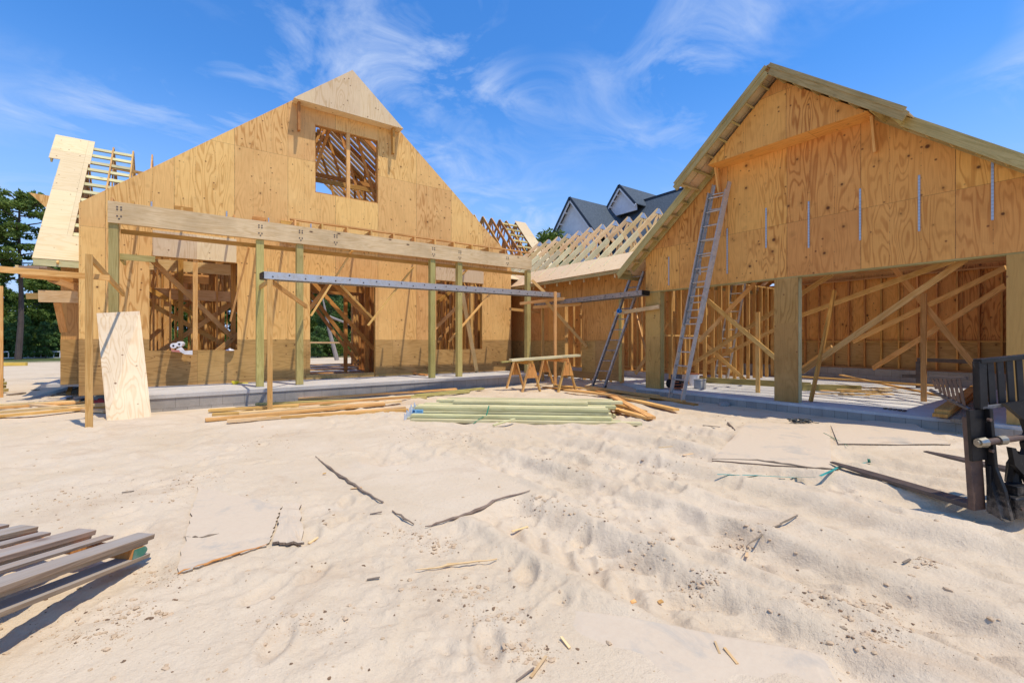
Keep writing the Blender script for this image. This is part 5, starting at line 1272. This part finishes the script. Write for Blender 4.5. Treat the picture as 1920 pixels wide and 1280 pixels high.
# brown steel stand on the garage slab
T = Th('steel_stand', 'rusty angle-iron stand on the garage slab behind the forks', 'steel stand', onZ(1722, 727, GS))
a = onX(1722, 671, 10.9); b = onX(1848, 671, 10.9); gz0 = GS
s0 = onZ(1722, 727, GS); s1 = s0+(onZ(1850, 740, GS)-s0)*1.0; tz = EYE-(674-640)*(SA*s0.x+CA*s0.y)/FPX
for nm, a, b in (('top_bar', Vector((s0.x, s0.y, tz)), Vector((s1.x, s1.y, tz)), ), ('leg', s0, Vector((s0.x, s0.y, tz-.05))), ('leg', s1, Vector((s1.x, s1.y, tz-.05))), ('foot_bar', s0+Vector((0, .0, .3)), s0+Vector((-.12, .3, .3)))):
    m = MB(); m.beam(a, b, .09, .09, (0, 0, 1) if nm != 'leg' else (1, 0, 0)); T.part(nm, m, STEELB)

# ================================================================== SMALL THINGS ON SILL, PORCH, SLAB
WHT = paint('white_paper', (.80, .78, .78), None, 3); PINK = paint('pink_print', (.60, .22, .18), None, 3)
T = Th('paper_rolls', 'two white paper rolls with a trailing sheet on the left window sill', 'paper rolls', onY(338, 660, 13.2))
for cx, cy in ((325, 648), (336, 645)):
    c = onY(cx, cy, 13.12); m = MB(); m.tube([c, c+Vector((.05, .33, 0))], .062, 16); r = T.part('roll', m, WHT)
    m = MB(); m.tube([c-Vector((.002, .006, 0)), c], .022, 10); T.part('core', m, BLACK, r)
m = MB(); pr = [onY(330, 655, 13.1), onY(340, 650, 13.1), onY(347, 658, 13.1), onY(361, 657, 13.1), onY(361, 665, 13.1), onY(346, 664, 13.1)]; m.prism(pr, (0, .2, 0)); T.part('loose_sheet', m, WHT)
m = MB(); m.prism([onY(320, 652, 13.09), onY(324, 656, 13.09), onY(336, 656, 13.09), onY(338, 661, 13.09), onY(334, 660, 13.09), onY(322, 659, 13.09)], (0, .05, 0)); T.part('printed_label', m, PINK)
c = onY(431, 657, 13.38); m = MB(); m.tube([c, c+Vector((.0, .0, .03))], [.10, .07], 14); m.tube([c+Vector((0, 0, .03)), c+Vector((0, 0, .055))], .03, 10); single('paper_plate', m, WHT, 'small white dish on the right end of left window sill', 'dish', merge=True)
c = onZ(360, 719, SZ); m = MB(); m.box(c-Vector((.10, .04, 0)), c+Vector((.10, .04, .16))); m.box(c+Vector((-.09, -.045, .02)), c+Vector((.09, -.041, .13)), mi=0); single('metal_box', m, paint('blue_grey_metal', (.24, .32, .42), None, 6, rough=.4), 'small blue-grey box on porch slab below the paper rolls', 'box', bevel=.006)
YEL = paint('yellow_plastic', (.80, .66, .03), None, 6, rough=.4)
c = onZ(441, 718, SZ+.03); m = MB()
for k in range(5): m.tube([c+Vector((.05*math.cos(a)*(1+.1*k), .05*math.sin(a), .012*k-.01)) for a in [i*.6+k for i in range(11)]], .014, 6)
m.tube([c+Vector((.06, 0, 0)), c+Vector((.18, .02, -.01)), c+Vector((.27, -.02, -.01))], .012, 6); single('hose_coil', m, YEL, 'bright yellow coil of cord on the left part of porch slab', 'cord', merge=True)
REDM = paint('red_plastic', (.32, .03, .03), (.15, .03, .03), 6); DG = paint('dark_tool_grey', (.10, .10, .11), None, 7)
c = onZ(281, 724, SZ); T = Th('power_tool', 'red and grey tool on the porch slab beside leaning sheet', 'tool', c)
m = MB(); m.beam(c+Vector((.0, 0, .03)), c+Vector((.12, .02, .14)), .06, .07); T.part('body', m, DG, bevel=.01)
m = MB(); m.box(c+Vector((-.06, -.05, 0)), c+Vector((.06, .05, .035))); T.part('base', m, REDM, bevel=.006); m = MB(); m.beam(c+Vector((.10, 0, .145)), c+Vector((.17, .03, .13)), .05, .03); T.part('grip', m, REDM, bevel=.005)
c = onG(188, 757); m = MB(); m.box(c+Vector((-.10, -.04, 0)), c+Vector((.10, .06, .09))); m.box(c+Vector((-.04, -.02, .09)), c+Vector((.04, .02, .12))); single('toolbox', m, REDM, 'small dark red toolbox on the sand beside the left upright', 'toolbox', bevel=.008)
# scraps left of the house corner
sc_ = [((75, 745, 150, 722), .30, .02, GRAYW, 'weathered grey board sloping from sand toward the left house corner'), ((68, 757, 118, 750), .16, .04, GRAYW, 'broken grey slab of wood among the left scraps'), ((88, 723, 112, 713), .08, .05, DG, 'dark metal channel lying near the left wing corner'), ((130, 754, 160, 747), .10, .05, DG, 'dark grey steel offcut beside the left upright'),
       ((62, 765, 95, 755), .12, .02, DUST, 'pale dusty sheet scrap among the left debris'), ((100, 762, 128, 742), .05, .01, WHT, 'strip of white film trailing from the left scraps'), ((118, 748, 132, 744), .12, .06, paint('blue_grey_scrap', (.30, .38, .46), (.15, .18, .22), 12), 'crumpled blue-grey scrap at the left debris'), ((15, 740, 46, 736), .14, .03, BARK, 'brown bark piece on sand at the far left'), ((60, 731, 72, 730), .07, .02, BARK, 'small dark chip on sand left of scraps'), ((1318, 797, 1350, 800), .02, .01, BARK, 'thin twig on sand right of tan boards')]
for (a, b, c_, d), w, h, mt, lb in sc_:
    m = MB(); m.beam(onG(a, b, h/2), onG(c_, d, h/2+.02), w, h); single('scrap_piece', m, mt, lb, 'scrap', bevel=.004)
# water bottle, lump of concrete, gear by the garage column
c = onG(1211, 780); T = Th('bottle', 'small clear bottle with blue cap beside the tan boards', 'bottle', c); m = MB(); m.tube([c+Vector((0, 0, .03)), c+Vector((.12, .05, .03))], [.03, .03], 10); T.part('body', m, paint('bottle_plastic', (.55, .62, .72), None, 5, rough=.15)); m = MB(); m.tube([c+Vector((-.03, -.012, .03)), c+Vector((0, 0, .03))], .016, 10); T.part('cap', m, paint('blue_cap', (.10, .22, .55), None, 3))
def lump(c, r, s, seed):
    bm = bmesh.new(); bmesh.ops.create_icosphere(bm, subdivisions=3, radius=1)
    for v in bm.verts:
        k = 1+.5*float(fbm(np.float64(v.co.x*1.5+seed), np.float64(v.co.y*1.5+v.co.z), seed, 3)); v.co = Vector((v.co.x*r[0]*k, v.co.y*r[1]*k, max(-.2*r[2], v.co.z*r[2]*k)))+c
    m = MB(); 
    for f in bm.faces: m.face([v.co.copy() for v in f.verts])
    bm.free(); return m
m = lump(onG(1358, 760), (.16, .12, .09), 1, 4); single('concrete_lump', m, BLOCK, 'grey lump of concrete on shaded sand before the garage slab', 'rubble', merge=True)
m = lump(onG(1170, 722, .0), (.55, .30, .12), 1, 9); single('rubble_mound', m, paint('grey_mortar', (.30, .29, .28), (.20, .19, .18), 10, rough=.95, bump=.4), 'low grey mound of mortar rubble before the wing opening', 'rubble', merge=True)
c = Vector((9.95, 6.98, GS)); T = Th('compressor', 'black air compressor with hose beside the left garage column', 'compressor', c)
m = MB(); m.tube([c+Vector((0, -.22, .14)), c+Vector((0, .18, .14))], .11, 14); T.part('tank', m, BLACK); m = MB(); m.box(c+Vector((-.09, -.16, .25)), c+Vector((.09, .06, .38))); T.part('motor', m, DG, bevel=.02)
m = MB(); m.tube([c+Vector((-.12, -.2+.0*k, .03))+Vector((.08*math.cos(k*.7), .14*math.sin(k*.7), .008*k)) for k in range(24)], .012, 6); T.part('hose', m, paint('orange_hose', (.45, .12, .04), None, 4))
c = Vector((10.6, 6.7, GS)); m = MB(); m.box(c-Vector((.12, .10, 0)), c+Vector((.12, .10, .22))); m.box(c+Vector((-.13, -.11, .221)), c+Vector((.13, .11, .25))); single('cool_box', m, paint('grey_cool_box', (.38, .38, .37), None, 4), 'grey cool box on the garage slab behind the tall ladder', 'cool box', bevel=.02)
c = onX(1301, 707, 11.3); c.z = GS; T = Th('bucket', 'pale bucket with brown side on the garage slab right of the ladder', 'bucket', c); m = MB(); m.tube([c, c+Vector((0, 0, .30))], [.12, .14], 16); T.part('body', m, WHT); m = MB(); m.tube([c+Vector((0, 0, .302)), c+Vector((0, 0, .325))], .146, 16); T.part('lid', m, paint('brown_lid', (.35, .12, .06), None, 3))
for i in range(5):
    p = onZ(1660+i*9, 766+i*1.2, GS+.01); m = MB(); m.box(p-Vector((.05, .02, 0)), p+Vector((.05, .02, .02))); single('wood_offcut', m, BARK, 'small dark offcut at the garage slab edge, %s from the left' % (ORD[i] if i else 'first'), 'offcut', 'dark offcuts at the slab edge')
# compressor and trestle seen through the house
c = Vector((6.15, 19.6, SZ)); m = MB(); m.tube([c+Vector((-.25, 0, .16)), c+Vector((.2, 0, .16))], .15, 12); m.box(c+Vector((-.2, -.1, .3)), c+Vector((.12, .1, .48))); single('compressor', m, BLACK, 'black machine on the floor seen through the doorway', 'compressor', merge=True)

# ================================================================== TREES
def leafmat(name, a, b, c=None):
    t = NT(name); g = t.n('ShaderNodeNewGeometry').outputs['Random Per Island']; col = t.mix(g, a, b)
    tc = t.n('ShaderNodeTexCoord').outputs['Object']; col = t.mix(t.rng(t.noise(tc, .6, 3), .4, .65), col, c or tuple(x*.6 for x in a))
    t.set(t.p.inputs['Base Color'], col); t.p.inputs['Roughness'].default_value = .6; t.p.inputs['Specular IOR Level'].default_value = .25
    tr = t.n('ShaderNodeBsdfTranslucent'); t.L.new(col, tr.inputs[0]); ms = t.n('ShaderNodeMixShader'); ms.inputs[0].default_value = .3
    t.L.new(t.p.outputs[0], ms.inputs[1]); t.L.new(tr.outputs[0], ms.inputs[2]); t.L.new(ms.outputs[0], t.N['Material Output'].inputs[0]); return t.m
LP = leafmat('pine_needles', (.12, .20, .035), (.24, .30, .07)); LD = leafmat('dark_leaves', (.10, .17, .026), (.20, .26, .05)); LG = leafmat('green_leaves', (.09, .18, .045), (.17, .25, .07), (.07, .13, .04))
TRK = lumber('tree_bark', (.16, .125, .10), (.08, .06, .05), knots=0, rough=.95)
def leaves(clumps, n, size, seed, flat=1.):
    r = np.random.default_rng(seed); C = np.array([c[:3] for c in clumps]); W = np.array([c[3]**2.2 for c in clumps]); W /= W.sum()
    k = r.choice(len(clumps), n, p=W); rad = np.array([c[3] for c in clumps])[k]; d = r.normal(size=(n, 3)); d /= np.linalg.norm(d, axis=1)[:, None]
    rr = rad*np.cbrt(r.random(n))*(.75+.5*r.random(n)); P = C[k]+d*rr[:, None]*np.array([1, 1, .62*flat])
    a = r.normal(size=(n, 3)); a /= np.linalg.norm(a, axis=1)[:, None]; b = np.cross(a, r.normal(size=(n, 3))); b /= np.linalg.norm(b, axis=1)[:, None]
    s = size*(.6+.8*r.random(n))[:, None]; V = np.stack([P-a*s, P+b*s*.45, P+a*s, P-b*s*.45], 1).reshape(-1, 3)
    me = bpy.data.meshes.new('crown'); me.vertices.add(4*n); me.vertices.foreach_set('co', V.ravel()); me.loops.add(4*n); me.loops.foreach_set('vertex_index', np.arange(4*n))
    me.polygons.add(n); me.polygons.foreach_set('loop_start', np.arange(n)*4); me.update(calc_edges=True); return me
def make_tree(name, h, trunk_r, kind, seed, mat, n, size):
    r = random.Random(seed); t = bpy.data.objects.new(name, None); COL.objects.link(t); cl = []; m = MB()
    lean = (r.uniform(-.03, .03), r.uniform(-.03, .03)); pt = lambda z: Vector((lean[0]*z+.12*math.sin(z*.5+seed), lean[1]*z, z))
    zs = [h*k/9 for k in range(10)]; zs[-1] = h*.93
    m.tube([pt(z-.2 if z == 0 else z) for z in zs], [trunk_r*(1-.8*k/9) for k in range(10)], 8)
    if kind == 'pine':
        for k in range(22):
            z = h*(.47+.46*(k/21)**.9); a = k*2.4+r.uniform(-.4, .4); L = h*.24*(math.sin(math.pi*min(1, (z/h-.25)/.80))**.7)*r.uniform(.6, 1.1)
            if z < h*.6 and k % 3 == 0: L *= .5
            b = pt(z); e_ = b+Vector((math.cos(a)*L, math.sin(a)*L, L*.28)); mid = b.lerp(e_, .5)+Vector((0, 0, -.05*L)); m.tube([b, mid, e_], [trunk_r*.28, trunk_r*.18, .02], 5)
            for q in range(5):
                f = .45+.14*q; p = b.lerp(e_, f)+Vector((r.uniform(-.5, .5), r.uniform(-.5, .5), r.uniform(0, .4))); cl.append((*p, r.uniform(.25, .50)*h/12))
        for q in range(9): p = pt(h*.93)+Vector((r.uniform(-1, 1)*h*.12, r.uniform(-1, 1)*h*.12, r.uniform(-.6, .5))); cl.append((*p, r.uniform(.5, .8)*h/12))
    else:
        lo = .12 if kind == 'bush' else .16
        for k in range(46):
            z = h*r.uniform(lo, .97); w = h*(.20 if kind != 'thin' else .12)*(math.sin(math.pi*(.12+.86*(z/h))))**.6; a = r.uniform(0, 6.28); f = math.sqrt(r.random()); p = pt(z)+Vector((math.cos(a)*w*f*1.2, math.sin(a)*w*f*1.2, 0))
            cl.append((*p, r.uniform(.35, .95)*h/9))
            if k % 4 == 0: m.tube([pt(z*.8), p], [trunk_r*.25, .02], 5)
    m.build('trunk', TRK, t); me = leaves(cl, n, size, seed, .8 if kind == 'pine' else 1.2); me.materials.append(mat)
    c = bpy.data.objects.new('crown', me); COL.objects.link(c); c.parent = t; return t
def copy_tree(src):
    r = src.copy(); COL.objects.link(r)
    for ch in list(src.children): c = ch.copy(); COL.objects.link(c); c.parent = r
    return r
protos = {'pine': make_tree('pine_tree', 12, .20, 'pine', 3, LP, 9000, .12), 'pineb': make_tree('pine_tree', 12, .18, 'pine', 11, LP, 11000, .15), 'dark': make_tree('broadleaf_tree', 9, .15, 'round', 5, LD, 13000, .15),
          'darkb': make_tree('broadleaf_tree', 9, .14, 'round', 8, LD, 11000, .16), 'green': make_tree('leafy_bush', 4, .08, 'bush', 9, LG, 7000, .10), 'thin': make_tree('broadleaf_tree', 10, .12, 'thin', 14, LG, 7000, .13)}
used = set()
def put(kind, px, d, h, label, group=None, cat='tree'):
    o = protos[kind]; base = {'pine': 12, 'pineb': 12, 'dark': 9, 'darkb': 9, 'green': 4, 'thin': 10}[kind]
    if kind in used: o = copy_tree(o)
    used.add(kind); p = atD(px, d, 0); o.location = (p.x, p.y, gz(p.x, p.y)-.1 if d < 60 else -.1); s = h/base; o.scale = (s, s, s); o.rotation_euler = (0, 0, rnd.uniform(0, 6.28)); tag(o, label, cat, group)
G_ = 'trees behind the house'
put('pine', 34, 34, 12.7, 'tall umbrella-crowned pine standing alone at the left above other trees', G_)
put('pineb', -28, 32, 10.2, 'shorter pine cut by the left edge of the photo', G_)
put('dark', 92, 42, 8.6, 'dark broadleaf tree close behind the left house corner', G_); put('darkb', 58, 40, 7.2, 'dark bushy tree right of the tall pine trunk', G_)
put('dark', 6, 46, 6.8, 'dark tree behind the tall pine near the left edge', G_); put('darkb', -45, 42, 8.5, 'dark tree just outside the left edge of the photo', G_)
put('green', 40, 36, 3.4, 'light green bush below the tall pine', G_, 'bush'); put('green', 85, 37, 2.9, 'light green bush nearest the left house corner', G_, 'bush'); put('green', 5, 37, 3.0, 'light green bush at the left edge below the pines', G_, 'bush'); put('green', 108, 38, 3.0, 'light green bush half hidden by the left house corner', G_, 'bush')
put('pineb', 115, 50, 11, 'pine glimpsed under the roof corner at the left', G_)
xs = [150, 190, 235, 285, 330, 375, 420, 470, 520, 565, 600, 628, 655, 690, 735, 790, 850, 905]
for i, x in enumerate(xs):
    lab = {10: 'dark tree seen through the left part of the entrance doorway', 11: 'dark tree seen through the middle of the entrance doorway', 12: 'dark tree seen through the right part of the entrance doorway'}.get(i, 'dark green tree behind the house glimpsed between studs')
    put(('dark', 'darkb', 'dark', 'darkb')[i % 4], x, 46+4*(i % 3), 9-1.0*(i % 2), lab, 'dark trees glimpsed through the framing' if i not in (10, 11, 12) else G_)
put('thin', 618, 40, 7, 'slender pale-leaved tree seen through the doorway', G_); put('green', 595, 38, 2.6, 'green bush seen low through the doorway', G_, 'bush')
put('darkb', 1027, 58, 14.9, 'small dark treetop showing between the two roofs beside the white gable', G_)
# undergrowth: uncountable
def undergrowth():
    r = random.Random(4); cl = []
    for k in range(420):
        px = -90+rnd.random()*1050; d = 39+rnd.random()*9; p = atD(px, d, 0); cl.append((p.x, p.y, rnd.uniform(.2, 1.9), rnd.uniform(.5, 1.3)))
    for k in range(260):
        px = -90+rnd.random()*330; d = 38.5+rnd.random()*4; p = atD(px, d, 0); cl.append((p.x, p.y, rnd.uniform(.0, .9), rnd.uniform(.4, .8)))
    me = leaves(cl, 60000, .14, 21); me.materials.append(LD); o = bpy.data.objects.new('undergrowth', me); COL.objects.link(o); o['kind'] = 'stuff'; o['label'] = 'dense green undergrowth along the edge of the wood'; o['category'] = 'undergrowth'
undergrowth()
def broken_trunk():
    a = atD(632, 33, 0); m = MB(); m.tube([a, a+Vector((-.5, .2, 2.2)), a+Vector((-.9, .3, 4.4))], [.17, .12, .05], 8); m.tube([a+Vector((-.6, .2, 3.2)), a+Vector((1.6, -1.0, 2.2)), a+Vector((3.0, -1.9, 1.8))], [.09, .07, .03], 7)
    single('dead_tree', m, lumber('dead_wood', (.34, .30, .26), (.20, .17, .15), knots=0), 'broken leaning bare trunk seen through the doorway', 'dead tree', merge=True)
broken_trunk()
m = MB(); m.beam(atD(575, 27, 1.3), atD(672, 27.5, 1.28), .05, .10); m.beam(atD(580, 27, 0), atD(580, 27, 1.3), .1, .1, (1, 0, 0)); m.beam(atD(668, 27.4, 0), atD(668, 27.4, 1.25), .1, .1, (1, 0, 0)); single('batter_rail', m, PINEL, 'thin pale rail on posts in the yard behind the doorway', 'rail', merge=True)
